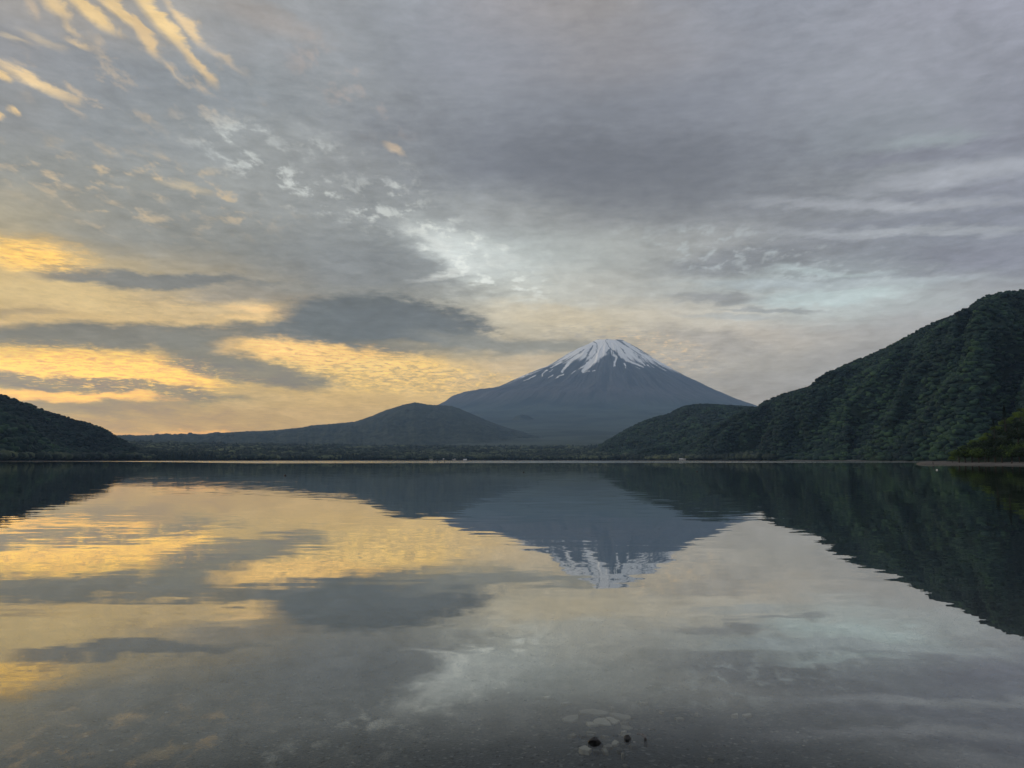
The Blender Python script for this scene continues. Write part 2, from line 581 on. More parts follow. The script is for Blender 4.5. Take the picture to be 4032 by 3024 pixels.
M_forest = leaf_material('forest_leaves', (.002, .009, .010), (.009, .026, .020), (.034, .070, .030), 0.15)
M_shore = leaf_material('shore_leaves', (.004, .010, .010), (.016, .028, .020), (.098, .118, .064), 0.08)
M_near = leaf_material('near_leaves', (.003, .008, .004), (.016, .034, .008), (.085, .132, .020), 0.8)
M_bark = plain('bark', (.035, .028, .022), .9, .3, 3.0)


def hill_material(name, c0, c1, scale=0.01):
    m, T, b = material(name)
    tc = T.new('ShaderNodeTexCoord')
    n, _ = T.noise(tc.outputs['Object'], scale, 8.0, 0.65)
    n2, _ = T.noise(tc.outputs['Object'], scale * 9, 4.0, 0.7)
    f = T.rng(T.math('MULTIPLY_ADD', n2, 0.35, T.math('MULTIPLY', n, 0.75)), 0.40, 0.70)
    T.put(b.inputs['Base Color'], T.mix(f, c0, c1))
    b.inputs['Roughness'].default_value = 0.9
    b.inputs['Specular IOR Level'].default_value = 0.1
    bp = T.new('ShaderNodeBump')
    bp.inputs['Strength'].default_value = 0.6
    bp.inputs['Distance'].default_value = 0.15 / scale
    T.put(bp.inputs['Height'], n2)
    T.l.new(bp.outputs[0], b.inputs['Normal'])
    return m


M_hill_soil = hill_material('hill_undergrowth', (.008, .016, .012), (.020, .036, .020), 0.02)
M_far_hill = hill_material('far_hill_woodland', (.014, .022, .020), (.056, .068, .050), 0.008)
M_plain = hill_material('plain_woodland', (.014, .024, .020), (.070, .082, .052), 0.004)

# ------------------------------------------------------------------ lake water
def water_material():
    m = bpy.data.materials.new('lake_water')
    m.use_nodes = True
    T = NT(m.node_tree)
    T.n.clear()
    geo = T.new('ShaderNodeNewGeometry')
    px, py, _ = T.sep(geo.outputs['Position'])
    dist = T.vmath('LENGTH', T.comb(px, py, 0.0))
    # long low ripples: crests run across the view
    q = T.comb(T.math('MULTIPLY', px, 0.30), py, 0.0)
    _, c1 = T.noise(q, 2.3, 3.0, 0.55, 0.2)
    _, c2 = T.noise(T.comb(T.math('MULTIPLY', px, 0.5), py, 7.0), 3.0, 2.0, 0.5)
    n3, c3 = T.noise(T.comb(T.math('MULTIPLY', px, 0.05), T.math('MULTIPLY', py, 0.12), 2.0), 1.0, 3.0, 0.5)
    s1 = T.vmath('SUBTRACT', c1, (.5, .5, .5))
    s2 = T.vmath('SUBTRACT', c2, (.5, .5, .5))
    # calm patches and slightly stirred patches
    patch = T.rng(n3, 0.35, 0.65, 0.35, 1.25)
    amp1 = T.math('MULTIPLY', T.rng(dist, 5.0, 15.0, 0.008, 0.030), patch)
    amp2 = T.math('MULTIPLY', T.rng(dist, 5.0, 60.0, 0.0008, 0.004), patch)
    # breeze-ruffled water: faint band from ~200 m, and fully ruffled near the far shore
    nb, _ = T.noise(T.comb(T.math('MULTIPLY', px, 0.004), T.math('MULTIPLY', py, 0.011), 4.0), 1.0, 3.0, 0.5)
    dd = T.math('MULTIPLY_ADD', T.math('SUBTRACT', nb, 0.5), 120.0, dist)
    ddr = T.math('MULTIPLY_ADD', T.math('MAXIMUM', px, -200.0), 0.5, 0.0)
    azs = T.math('DIVIDE', px, dist)
    side = T.rng(azs, -.50, -.30, 600.0, 0.0)
    ruff = T.rng(T.math('SUBTRACT', T.math('SUBTRACT', dd, T.math('MAXIMUM', ddr, 0.0)), side), 430.0, 520.0)
    band = T.rng(dd, 190.0, 230.0)
    _, c4 = T.noise(T.comb(T.math('MULTIPLY', px, 0.35), T.math('MULTIPLY', py, 0.5), 1.0), 0.8, 4.0, 0.7)
    s4 = T.vmath('SUBTRACT', c4, (.5, .5, .5))
    amp4 = T.math('ADD', T.math('MULTIPLY', T.math('MULTIPLY', ruff, T.rng(azs, .08, .42, 1.0, .3)), 0.26), T.math('MULTIPLY', band, 0.012))
    tot = T.vmath('ADD', T.vmath('ADD', T.vmath('SCALE', s1, amp1), T.vmath('SCALE', s2, amp2)), T.vmath('SCALE', s4, amp4))
    sx, sy, _z = T.sep(tot)
    nrm = T.vmath('NORMALIZE', T.comb(T.math('MULTIPLY', sx, 0.5), sy, 1.0))
    gl = T.new('ShaderNodeBsdfGlossy', distribution='GGX')
    gl.inputs['Roughness'].default_value = 0.0
    T.put(gl.inputs['Roughness'], T.math('MULTIPLY', ruff, 0.12))
    gl.inputs['Color'].default_value = (0.97, 0.975, 0.95, 1)
    T.put(gl.inputs['Normal'], nrm)
    tr = T.new('ShaderNodeBsdfTransparent')
    tr.inputs['Color'].default_value = (0.86, 0.93, 0.93, 1)
    lw = T.new('ShaderNodeLayerWeight')
    lw.inputs['Blend'].default_value = 0.5
    # reflectance against the sine of the grazing angle
    fr = T.ramp(T.math('SUBTRACT', 1.0, lw.outputs['Facing']), [(c, (v, v, v)) for c, v in
                [(0, .99), (.05, .93), (.10, .80), (.15, .66), (.21, .52), (.272, .36), (.312, .225), (.34, .11), (.37, .075), (.45, .055), (.6, .04), (1, .025)]])
    mx = T.new('ShaderNodeMixShader')
    T.put(mx.inputs[0], fr)
    T.l.new(tr.outputs[0], mx.inputs[1])
    T.l.new(gl.outputs[0], mx.inputs[2])
    out = T.new('ShaderNodeOutputMaterial')
    T.l.new(mx.outputs[0], out.inputs['Surface'])
    return m


WX0, WX1, WY0, WY1 = -3200.0, 3200.0, -40.0, 3900.0
wv = [(WX0, WY0, 0), (WX1, WY0, 0), (WX1, WY1, 0), (WX0, WY1, 0)]
wm = bpy.data.meshes.new('lake_water')
wm.from_pydata(wv, [], [(0, 1, 2, 3)])
water = link('lake_water', wm, water_material(), smooth=False)
tag(water, 'calm mirror-like lake reflecting the dawn sky and the mountain', kind='structure')

# ------------------------------------------------------------------ profiles from the photograph
P_FUJI_L = [(1600, 1652), (1700, 1622), (1759, 1596), (1791, 1572), (1830, 1561), (1865, 1554), (1897, 1553), (1953, 1540), (2029, 1503), (2100, 1472), (2147, 1454), (2199, 1423),
            (2241, 1397), (2288, 1373), (2317, 1357), (2343, 1342)]
P_FUJI_R = [(2452, 1342), (2487, 1359), (2523, 1382), (2581, 1422), (2640, 1457), (2699, 1491),
            (2758, 1520), (2817, 1548), (2875, 1576), (2940, 1603), (3040, 1637), (3150, 1664)]
P_RIGHT = [(2250, 1802), (2400, 1790), (2560, 1765), (2700, 1735), (2800, 1690), (2890, 1640), (2944, 1612), (2981, 1603.5), (3011, 1582), (3079, 1553), (3121, 1544), (3152, 1533),
           (3188, 1524), (3231, 1496), (3274, 1467), (3323, 1445), (3372, 1420), (3439, 1393), (3506, 1362), (3567, 1331),
           (3622, 1298), (3671, 1274), (3720, 1256), (3756, 1242), (3811, 1213), (3854, 1182), (3884, 1167), (3933, 1156),
           (3976, 1148), (4032, 1144), (4150, 1135), (4350, 1150), (4700, 1230), (5200, 1400)]
P_SPUR = [(2330, 1775), (2375, 1748), (2405, 1729), (2464, 1694), (2523, 1664), (2581, 1644), (2640, 1629), (2670, 1611), (2699, 1600), (2746, 1593),
          (2787, 1592), (2846, 1596), (2905, 1600), (2960, 1604), (3050, 1612), (3200, 1650), (3400, 1760)]
P_LEFT = [(-900, 1300), (-600, 1360), (-300, 1440), (-100, 1520), (0, 1554), (49, 1573), (91, 1588), (122, 1596), (159, 1613), (207, 1629), (250, 1643), (293, 1657), (336, 1666),
          (372, 1678), (403, 1690), (439, 1710), (464, 1726), (488, 1738), (540, 1768), (600, 1798)]
P_LEFT2 = [(-500, 1500), (-200, 1590), (-60, 1612), (0, 1628), (45, 1640), (90, 1668), (120, 1700), (165, 1730), (230, 1765), (330, 1795)]
P_DOME = [(-200, 1740), (300, 1726), (482, 1718), (610, 1712), (793, 1710), (915, 1701), (1068, 1695), (1190, 1683), (1227, 1675), (1350, 1665), (1399, 1660), (1466, 1637),
          (1515, 1616), (1594, 1591.5), (1637, 1584), (1686, 1593), (1747, 1596), (1777, 1598), (1814, 1610), (1869, 1634),
          (1930, 1660), (1991, 1682), (2082, 1706), (2200, 1726), (2400, 1748), (2600, 1765)]
P_CONE = [(1950, 1700), (1985, 1676), (2015, 1652), (2030, 1640), (2050, 1632), (2075, 1634), (2105, 1650), (2145, 1668), (2190, 1690)]
P_PROM = [(3700, 1812), (3722, 1806), (3738, 1800), (3743, 1793), (3765, 1774), (3777, 1757), (3801, 1742), (3849, 1719), (3875, 1704), (3909, 1688), (3923, 1668),
          (3940, 1652), (3957, 1640), (3976, 1638), (3995, 1622), (4017, 1604), (4032, 1596), (4100, 1560), (4250, 1500), (4600, 1420)]


def prof_azel(P):
    a = np.array([azel(x, y) for x, y in P])
    o = np.argsort(a[:, 0])
    return a[o, 0], a[o, 1]


def shore_dist(az):
    """distance from the viewer to the far waterline along an azimuth (degrees)"""
    return np.interp(az, [-60, -34, -29, -24, -12, 0, 8, 14, 20, 26, 30, 34, 45, 60],
                     [900, 1250, 1650, 1900, 2250, 2500, 2350, 1900, 1500, 1250, 1120, 1050, 900, 700])


def ground_z(x, y):
    d = np.hypot(x, y)
    az = np.degrees(np.arctan2(x, y))
    S = shore_dist(az)
    far = (d - S)
    # near bed: a gravel shelf that slips away gently, then falls off
    near_in = y - 1.7
    bed = -np.where(near_in < 9, near_in * 0.028, 0.25 + (near_in - 9) * 0.09)
    bed = np.maximum(bed, -14.0)
    shore_lift = np.clip(far, -400, 0) * 0.06 - 0.2
    z_lake = np.maximum(bed, shore_lift)
    # shoal where the anglers wade
    z_lake = np.where(np.hypot(x - SHOAL[0], y - SHOAL[1]) < 60, np.maximum(z_lake, -0.75 - np.hypot(x - SHOAL[0], y - SHOAL[1]) * 0.012), z_lake)
    z_land = np.clip(far, 0, 25) * 0.05 + np.clip(far - 25, 0, 2600) * 0.030 + np.clip(far - 2600, 0, 30000) * 0.028
    z = np.where(far > 0, z_land, z_lake)
    back = np.clip(-(y - 1.7), 0, 60) * 0.10
    z = np.where((y < 1.7), np.minimum(back, 3.0), z)
    # lateral shores of the near bay
    mound = 0.080 * np.exp(-((x - 0.66) / .50) ** 2 - ((y - 5.72) / .60) ** 2)
    return z + mound + (d < 14) * (fbm(x * 1.3, y * 1.3, 4, 8) - 0.5) * 0.045


SHOAL = (-150.0, 700.0)

# ground: one polar sheet out to the horizon
az_l = np.concatenate([np.linspace(-180, -45, 46)[:-1], np.linspace(-45, 45, 361), np.linspace(45, 180, 46)[1:-1]])
r_l = np.concatenate([np.linspace(0.02, 3.4, 10)[:-1], np.linspace(3.4, 8, 110)[:-1], np.linspace(8, 14, 40)[:-1], np.geomspace(14, 27500, 170)])
AZ, RR = np.meshgrid(az_l, r_l, indexing='ij')
GXs, GYs = RR * np.sin(np.radians(AZ)), RR * np.cos(np.radians(AZ))
GZs = ground_z(GXs, GYs)
land = RR > shore_dist(AZ) + 30
GZs = GZs + land * (fbm(GXs / 300, GYs / 300, 5, 3) - 0.5) * np.clip((RR - shore_dist(AZ)) * .03, 0, 40)
gm = np_mesh('ground', np.stack([GXs, GYs, GZs], -1).reshape(-1, 3), grid_faces(len(az_l), len(r_l), wrap=True))


def ground_material():
    m, T, b = material('ground')
    geo = T.new('ShaderNodeNewGeometry')
    P = geo.outputs['Position']
    px, py, pz = T.sep(P)
    dist = T.vmath('LENGTH', T.comb(px, py, 0.0))
    # gravel close to the viewer
    vor = T.new('ShaderNodeTexVoronoi')
    T.put(vor.inputs['Vector'], P)
    vor.inputs['Scale'].default_value = 42.0
    n1, _ = T.noise(P, 1.4, 5.0, 0.6)
    n2, _ = T.noise(P, 30.0, 3.0, 0.6)
    cr, cg, cb = T.sep(vor.outputs['Color'])
    peb = T.rng(cr, 0.90, 0.99)
    g0 = T.mix(T.rng(n1, .35, .65), (.013, .014, .015), (.028, .027, .027))
    g1 = T.mix(T.math('MULTIPLY', cg, .6), g0, (.045, .043, .041))
    g1 = T.mix(T.math('MULTIPLY', peb, .7), g1, (.13, .125, .115))
    deep_dark = T.rng(dist, 12.0, 26.0)  # light lost in deep water, painted onto the bed as dark teal farther out
    bed = T.mix(deep_dark, g1, (.002, .010, .012))
    # distant: pale shore strip and woodland plain
    nl, _ = T.noise(P, 0.004, 8.0, .65)
    nl2, _ = T.noise(P, 0.03, 5.0, .7)
    wood = T.mix(T.rng(T.math('MULTIPLY_ADD', nl2, .3, T.math('MULTIPLY', nl, .75)), .42, .66), (.012, .022, .018), (.055, .076, .058))
    ns, _ = T.noise(P, 0.05, 4.0, .6)
    sand = T.mix(ns, (.030, .028, .025), (.065, .060, .052))
    land = T.mix(T.rng(pz, 0.6, 2.0), sand, wood)
    c = T.mix(T.rng(dist, 600.0, 800.0), bed, land)
    T.put(b.inputs['Base Color'], c)
    b.inputs['Roughness'].default_value = 0.85
    bp = T.new('ShaderNodeBump')
    bp.inputs['Strength'].default_value = 0.8
    bp.inputs['Distance'].default_value = 0.01
    T.put(bp.inputs['Height'], vor.outputs['Distance'])
    T.l.new(bp.outputs[0], b.inputs['Normal'])
    return m


ground = link('ground', gm, ground_material())
tag(ground, 'gravel lake bed and the wooded plain beyond the lake', kind='structure')


# ------------------------------------------------------------------ hills
def ridge_hill(name, P, Dfun, Ffun, back, mat, az_lo, az_hi, n_az, n_t, gully=0.0, gseed=1, rough=0.0, power=1.0,
               base_fun=None, slant=2.0, ridge_fuzz=0.0, gfreq=.35):
    """a hill whose crest follows a measured skyline, with its real distance, front slope and back slope"""
    pa, pe = prof_azel(P)
    az = np.linspace(az_lo, az_hi, n_az)
    el = np.interp(az, pa, pe)
    D = Dfun(az)
    Fd = Ffun(az)
    H = D * np.tan(np.radians(el)) + CAM_H
    t = np.concatenate([np.linspace(0, 1, n_t), 1 + np.linspace(0, 1, n_t // 3)[1:] * 1.0])
    Az, Tt = np.meshgrid(az, t, indexing='ij')
    Dm, Fm, Hm = D[:, None], Fd[:, None], H[:, None]
    d = np.where(Tt <= 1, Fm + (Dm - Fm) * Tt, Dm + (Tt - 1) * back)
    X, Y = d * np.sin(np.radians(Az)), d * np.cos(np.radians(Az))
    base = -6.0 if base_fun is None else base_fun(X, Y) - 8
    front = base + (Hm - base) * np.clip(Tt, 0, 1) ** power
    behind = Hm + (base - Hm) * sstep(0, 1, (Tt - 1))
    Z = np.where(Tt <= 1, front, behind)
    env = np.clip(4 * Tt * (1 - Tt), 0, 1) * (Tt <= 1) * (1 - .85 * sstep(.72, 1.0, Tt))
    if gully:
        q = Az * gfreq - Tt * slant + (fbm(Az * .3, Tt * 2, 3, gseed + 9) - .5) * 1.5
        g = ridged(q, Tt * .6 + 3, 3, gseed) - 0.62
        Z = Z + env * g * gully * np.clip(Hm / 150, .1, 1)
    sight = CAM_H + (Hm - CAM_H) * (d / Dm) - 4.0 * sstep(1.0, .9, Tt)
    Z = np.where(Tt < 1, np.minimum(Z, sight), Z)
    if rough:
        Z = Z + (fbm(X / 60, Y / 60, 4, gseed + 4) - .5) * rough * np.clip(env + .05, 0, 1)
    if ridge_fuzz:
        Z = Z + (vnoise(Az * 14, Tt * 0 + 2, 5) + vnoise(Az * 37, Tt * 0, 6) - 1) * ridge_fuzz
    me = np_mesh(name, np.stack([X, Y, Z], -1).reshape(-1, 3), grid_faces(len(az), len(t)))
    me.flip_normals()
    o = link(name, me, mat)
    return o, (az, t, X, Y, Z)


hill_right, G_right = ridge_hill('hill', P_RIGHT, lambda a: np.interp(a, [3, 10, 20, 34, 50], [3000, 2700, 2300, 1950, 1700]),
                                 lambda a: shore_dist(a) + 5, 1200, M_hill_soil, 4.5, 50, 280, 90,
                                 gully=230, gseed=21, rough=26, slant=2.6, power=1.0)
tag(hill_right, 'large steep forested hill rising at the right side of the lake', kind='structure')
hill_spur, G_spur = ridge_hill('hill', P_SPUR, lambda a: np.interp(a, [4, 12, 20], [3900, 3700, 3500]),
                               lambda a: shore_dist(a) + 350 + 0 * a, 900, M_hill_soil, 6.0, 24, 200, 60,
                               gully=110, gseed=33, rough=22, slant=-2.2, base_fun=ground_z, gfreq=.3)
tag(hill_spur, 'lower wooded spur in front of the right foot of the mountain', kind='structure')
hill_left, G_left = ridge_hill('hill', P_LEFT, lambda a: np.interp(a, [-50, -34, -24], [1900, 2100, 2500]),
                               lambda a: shore_dist(a) + 10, 900, M_hill_soil, -50, -25.0, 160, 60,
                               gully=40, gseed=41, rough=18, slant=1.5)
tag(hill_left, 'dark forested hill sloping down to the lake at the left edge', kind='structure')
hill_l2, G_l2 = ridge_hill('hill', P_LEFT2, lambda a: np.interp(a, [-50, -34, -24], [1500, 1600, 1900]),
                           lambda a: shore_dist(a) + 5, 500, M_hill_soil, -42, -28.5, 90, 40,
                           gully=20, gseed=47, rough=12, slant=1.0)
tag(hill_l2, 'low lighter green wooded spur before the left dark hill', kind='structure')
hill_dome, G_dome = ridge_hill('hill', P_DOME, lambda a: 8500 + 0 * a, lambda a: 5300 + 0 * a, 2400, M_far_hill,
                               -40, 11.5, 740, 90, gully=45, gseed=55, rough=60, power=1.25, base_fun=ground_z,
                               slant=1.0, ridge_fuzz=3.5, gfreq=.8)
tag(hill_dome, 'broad rounded wooded hill left of the snowy mountain with a long low slope', kind='structure')
hill_cone, G_cone = ridge_hill('hill', P_CONE, lambda a: 11500 + 0 * a, lambda a: 10400 + 0 * a, 1500, M_far_hill,
                               -1.6, 3.8, 80, 30, gully=30, gseed=61, rough=20, power=1.1, base_fun=ground_z)
tag(hill_cone, 'small dark cone hill on the apron of the snowy mountain', kind='structure')

# ------------------------------------------------------------------ the snow-capped mountain
FD = 18600.0
fc_az, _ = azel(2397, 1343)
FC = np.array([FD * math.sin(R(fc_az)), FD * math.cos(R(fc_az))])


def fuji_profile(P, sign):
    out = []
    for x, y in P:
        a, e = azel(x, y)
        z = FD * math.tan(R(e)) / 1.0 + CAM_H
        r = abs(math.tan(R(a - fc_az))) * FD
        out.append((r, z))
    return sorted(out)


FL, FR = fuji_profile(P_FUJI_L, -1), fuji_profile(P_FUJI_R, 1)
far_tail = [(6500, 700), (8500, 450), (10500, 280), (12500, 150), (14500, 40), (16500, -80)]
FLr = np.array([p for p in FL] + far_tail)
FRr = np.array([p for p in FR if p[0] < 5200] + far_tail)
RIM = 0.5 * (FL[0][0] + FR[0][0])
th = np.concatenate([np.linspace(-180, 0, 900, endpoint=False), np.linspace(0, 180, 160, endpoint=False)])   # -90 deg faces the viewer
rr = np.concatenate([np.linspace(5, RIM, 14)[:-1], np.linspace(RIM, 3600, 330), np.geomspace(3640, 16500, 70)])
TH, RF = np.meshgrid(np.radians(th), rr, indexing='ij')
w = 0.5 + 0.5 * np.cos(TH)                      # 1 = right, 0 = left
zl = np.interp(RF, FLr[:, 0], FLr[:, 1])
zr = np.interp(RF, FRr[:, 0], FRr[:, 1])
FZ = zl * (1 - w) + zr * w
ang = TH * 180 / np.pi
rid = ridged(ang / 7.0 + (fbm(ang / 9, RF / 900, 3, 70) - .5) * 1.2, RF / 4200 + 1, 4, 71) - .6
relief = 90 * sstep(RIM, RIM + 700, RF) * (1 - .75 * sstep(2600, 7000, RF))
FZ = FZ + rid * relief
FZ = FZ + (fbm(ang / 2.2, RF / 350, 4, 73) - .5) * 44 * sstep(RIM, RIM + 400, RF)
rimz = np.interp(np.degrees(TH), [-180, -150, -120, -100, -80, -60, -30, 0, 40, 90, 140, 180], [4, 8, -14, -6, -22, -8, 12, 6, 10, 34, 10, 4])
FZ = FZ + rimz * np.exp(-((RF - RIM) / 90.) ** 2)
FZ = np.where(RF < RIM, FZ - 180 * (1 - (RF / RIM) ** 2) + 0, FZ)
FX = FC[0] + RF * np.cos(TH)
FY = FC[1] + RF * np.sin(TH)

# snow cover, laid on the flanks in (sideways, height) coordinates measured on the mountain
sxp = 2016 + FPX * (FX / FY) / 1.0             # across, in photograph units at the mountain's distance
dist_f = FY
kx = (FX - FC[0]) / FD * FPX + 2397.0
kz = 1812 - (FZ - CAM_H) / FD * FPX * 0.992
SNX = (kx - 2050) / .3165
SNY = (kz - 1300) / .3165


def seg_mask(px, py, pts, w0, w1):
    best = np.full(px.shape, 9.0)
    n = len(pts) - 1
    for k in range(n):
        (x0, y0), (x1, y1) = pts[k], pts[k + 1]
        vx, vy = x1 - x0, y1 - y0
        t = np.clip(((px - x0) * vx + (py - y0) * vy) / (vx * vx + vy * vy), 0, 1)
        ww = w0 + (w1 - w0) * (k + t) / n
        dd = np.hypot(px - x0 - t * vx, py - y0 - t * vy) / ww
        best = np.minimum(best, dd)
    return best


jit = (fbm(SNX / 22, SNY / 30, 4, 90) - .5) * 26
jx, jy = SNX + jit, SNY + (fbm(SNX / 30, SNY / 22, 3, 95) - .5) * 22
line = np.interp(SNX, [-400, 0, 200, 350, 500, 620, 700, 800, 900, 960, 1000, 1050, 1100, 1150, 1240, 1350, 1450, 1600, 1750, 1900, 2050, 2300],
                 [760, 640, 540, 480, 455, 430, 440, 425, 400, 372, 345, 335, 350, 395, 445, 440, 470, 500, 520, 560, 610, 720])
streak = ridged(ang / 1.7 + (fbm(ang / 4, RF / 500, 3, 101) - .5) * 1.5, RF / 2500, 3, 99)
streak2 = fbm(ang / .75, RF / 420, 4, 103)
streak3 = .55 * fbm(ang / 1.7 + (fbm(ang / 5, RF / 300, 3, 105) - .5) * 3, RF / 380, 4, 104) + .45 * streak2
depth = (line - SNY) / 60.0
snow = sstep(-.35, .55, depth + (streak - .6) * 2.6 + (streak2 - .5) * 1.8)
snow = np.where(SNY < line - 150, np.maximum(snow, .12 + .88 * sstep(.38, .50, streak3 + .07 * sstep(1250, 950, SNX) + .05 * sstep(line - 260, line - 420, SNY))), snow)
fing = sstep(.54, .62, streak2) * sstep(-1.9, -.3, depth) * (depth < .3) * sstep(1150, 1350, SNX)
snow = np.maximum(snow, fing * .8)
for pts, w0, w1 in [
    ([(620, 430), (530, 530), (450, 640)], 22, 8), ([(950, 375), (860, 450), (760, 560), (680, 640)], 48, 24),
    ([(850, 430), (720, 550), (640, 610)], 9, 4), ([(1080, 400), (1097, 450), (1060, 530), (1032, 578)], 13, 8),
    ([(1170, 530), (1176, 570), (1160, 600)], 9, 4), ([(1150, 380), (1210, 480), (1280, 520), (1370, 582)], 32, 6),
    ([(1330, 440), (1390, 510), (1412, 550)], 24, 8), ([(1400, 400), (1450, 480), (1520, 570)], 10, 5),
    ([(1500, 470), (1600, 560), (1660, 600)], 8, 5), ([(300, 580), (245, 635), (225, 685)], 9, 5),
    ([(160, 660), (20, 732)], 5, 4), ([(460, 675), (370, 730)], 6, 3), ([(605, 635), (545, 675)], 6, 3),
    ([(480, 460), (390, 520), (345, 550)], 12, 6), ([(345, 680), (300, 712)], 7, 3), ([(75, 618), (55, 630)], 7, 5),
    ([(360, 590), (312, 625)], 4, 3), ([(1650, 470), (1750, 530), (1860, 560)], 7, 4), ([(1800, 470), (1920, 560), (2050, 610)], 6, 3),
    ([(750, 640), (700, 655)], 6, 4), ([(810, 632), (785, 648)], 6, 4),
    ([(890, 470), (880, 520)], 8, 4), ([(1290, 580), (1330, 602)], 4, 3), ([(1440, 545), (1455, 580)], 7, 4),
    ([(1590, 480), (1660, 540)], 5, 3), ([(30, 645), (-20, 665)], 6, 3), ([(0, 600), (120, 560), (330, 480)], 5, 12)]:
    m = seg_mask(jx, jy, pts, w0, w1)
    snow = np.maximum(snow, sstep(1.35, .6, m + (streak2 - .5) * 1.1) * .95)
for pts, w0, w1 in [
    ([(1160, 150), (1205, 190), (1245, 240)], 11, 16), ([(1350, 235), (1480, 310), (1570, 370)], 12, 10),
    ([(900, 170), (915, 260)], 6, 4), ([(870, 250), (805, 350), (775, 405)], 6, 13), ([(915, 260), (880, 370)], 5, 4),
    ([(1040, 270), (1065, 320), (1115, 385)], 7, 10), ([(1000, 380), (1050, 330)], 10, 10), ([(1180, 290), (1220, 380)], 5, 7),
    ([(1270, 260), (1340, 320), (1420, 400)], 9, 7), ([(1200, 175), (1270, 160)], 7, 6), ([(720, 330), (620, 400), (520, 470)], 4, 8),
    ([(1430, 330), (1560, 420), (1650, 470)], 7, 9), ([(1500, 330), (1640, 400), (1760, 470)], 5, 8),
    ([(1330, 360), (1440, 450)], 6, 8), ([(1290, 190), (1420, 240), (1600, 350)], 4, 5), ([(960, 155), (940, 150)], 5, 4),
    ([(1030, 180), (1040, 250)], 4, 4), ([(1620, 370), (1800, 470), (1950, 550)], 4, 6), ([(640, 300), (480, 390), (350, 460)], 3, 4),
    ([(1370, 420), (1400, 470)], 8, 8), ([(760, 300), (690, 370)], 3, 5), ([(1045, 150), (1050, 160)], 6, 6)]:
    m = seg_mask(jx, jy, pts, w0, w1)
    snow = snow * (1 - .88 * sstep(1.4, .6, m + (streak2 - .5) * 1.2))
# north / far side: plain altitude snow line
behind = sstep(.1, .35, np.sin(TH))
snow = snow * (1 - behind) + behind * sstep(-.3, .4, (FZ - 1900) / 300 + (streak - .6) * 2)
snow = snow * (FZ > 1150)

fm = np_mesh('mountain', np.stack([FX, FY, FZ], -1).reshape(-1, 3), grid_faces(len(th), len(rr), wrap=True), {'snow': snow.ravel(), 'gully': (streak * .6 + streak2 * .6).ravel()})


def mountain_material():
    m, T, b = material('mountain_rock_and_snow')
    at = T.new('ShaderNodeAttribute', attribute_name='snow')
    geo = T.new('ShaderNodeNewGeometry')
    P = geo.outputs['Position']
    _, _, pz = T.sep(P)
    n1, _ = T.noise(P, 0.006, 6.0, .65)
    n2, _ = T.noise(P, 0.0012, 5.0, .6)
    gl_ = T.new('ShaderNodeAttribute', attribute_name='gully')
    rock = T.mix(T.rng(T.math('MULTIPLY_ADD', n1, .4, gl_.outputs['Fac']), .70, 1.05), (.040, .037, .038), (.085, .079, .078))
    wood = T.mix(T.rng(n2, .35, .65), (.020, .032, .030), (.052, .072, .060))
    zz = T.math('MULTIPLY_ADD', T.math('SUBTRACT', n2, .5), 500.0, pz)
    low = T.mix(T.rng(zz, 900.0, 1400.0), wood, rock)
    T.put(b.inputs['Base Color'], T.mix(at.outputs['Fac'], low, (.94, .92, .87)))
    b.inputs['Roughness'].default_value = .85
    b.inputs['Specular IOR Level'].default_value = .1
    return m


mountain = link('mountain', fm, mountain_material())
tag(mountain, 'tall volcano with snow streaked summit beyond the lake', kind='structure')


# ------------------------------------------------------------------ forests
def ico(sub):
    bm = bmesh.new()
    bmesh.ops.create_icosphere(bm, subdivisions=sub, radius=1.0)
    V = np.array([v.co[:] for v in bm.verts])
    F = np.array([[v.index for v in f.verts] for f in bm.faces])
    bm.free()
    return V, F


def crown_variants(sub, n, lump=.32, seed=0):
    V, F = ico(sub)
    out = []
    for k in range(n):
        r = np.random.default_rng(seed + k)
        c = r.normal(size=(9, 3))
        c /= np.linalg.norm(c, axis=1)[:, None]
        c[:, 2] = c[:, 2] * .6 + .25
        b = np.max(np.clip(V @ c.T, 0, 1) ** 5, axis=1)
        rad = 1 - lump + lump * 1.5 * b + r.normal(size=len(V)) * .07
        W = V * rad[:, None]
        W[:, 2] = np.where(W[:, 2] < 0, W[:, 2] * .7, W[:, 2])
        out.append(W)
    return out, F


CV2 = crown_variants(2, 8, .46, 100)
CV3 = crown_variants(3, 6, .36, 200)


def conifer_variant(n=6):
    """ragged cone of drooping tiers"""
    out = []
    seg = 9
    for k in range(n):
        r = np.random.default_rng(300 + k)
        V = [(0, 0, 2.6)]
        tiers = 5
        for i in range(tiers):
            z = 2.2 - i * .62
            for rad, dz in ((.12 + .17 * i, 0), (.30 + .17 * i, -.42)):
                for s in range(seg):
                    a = 2 * math.pi * s / seg
                    q = rad * (1 + r.normal() * .18)
                    V.append((q * math.cos(a), q * math.sin(a), z + dz + r.normal() * .05))
        V = np.array(V)
        F = []
        for s in range(seg):
            F.append((0, 1 + s, 1 + (s + 1) % seg))
        for i in range(tiers * 2 - 1):
            a, b = 1 + i * seg, 1 + (i + 1) * seg
            for s in range(seg):
                s2 = (s + 1) % seg
                F.append((a + s, b + s, b + s2))
                F.append((a + s, b + s2, a + s2))
        out.append(V)
    return out, np.array(F)


CON = conifer_variant()


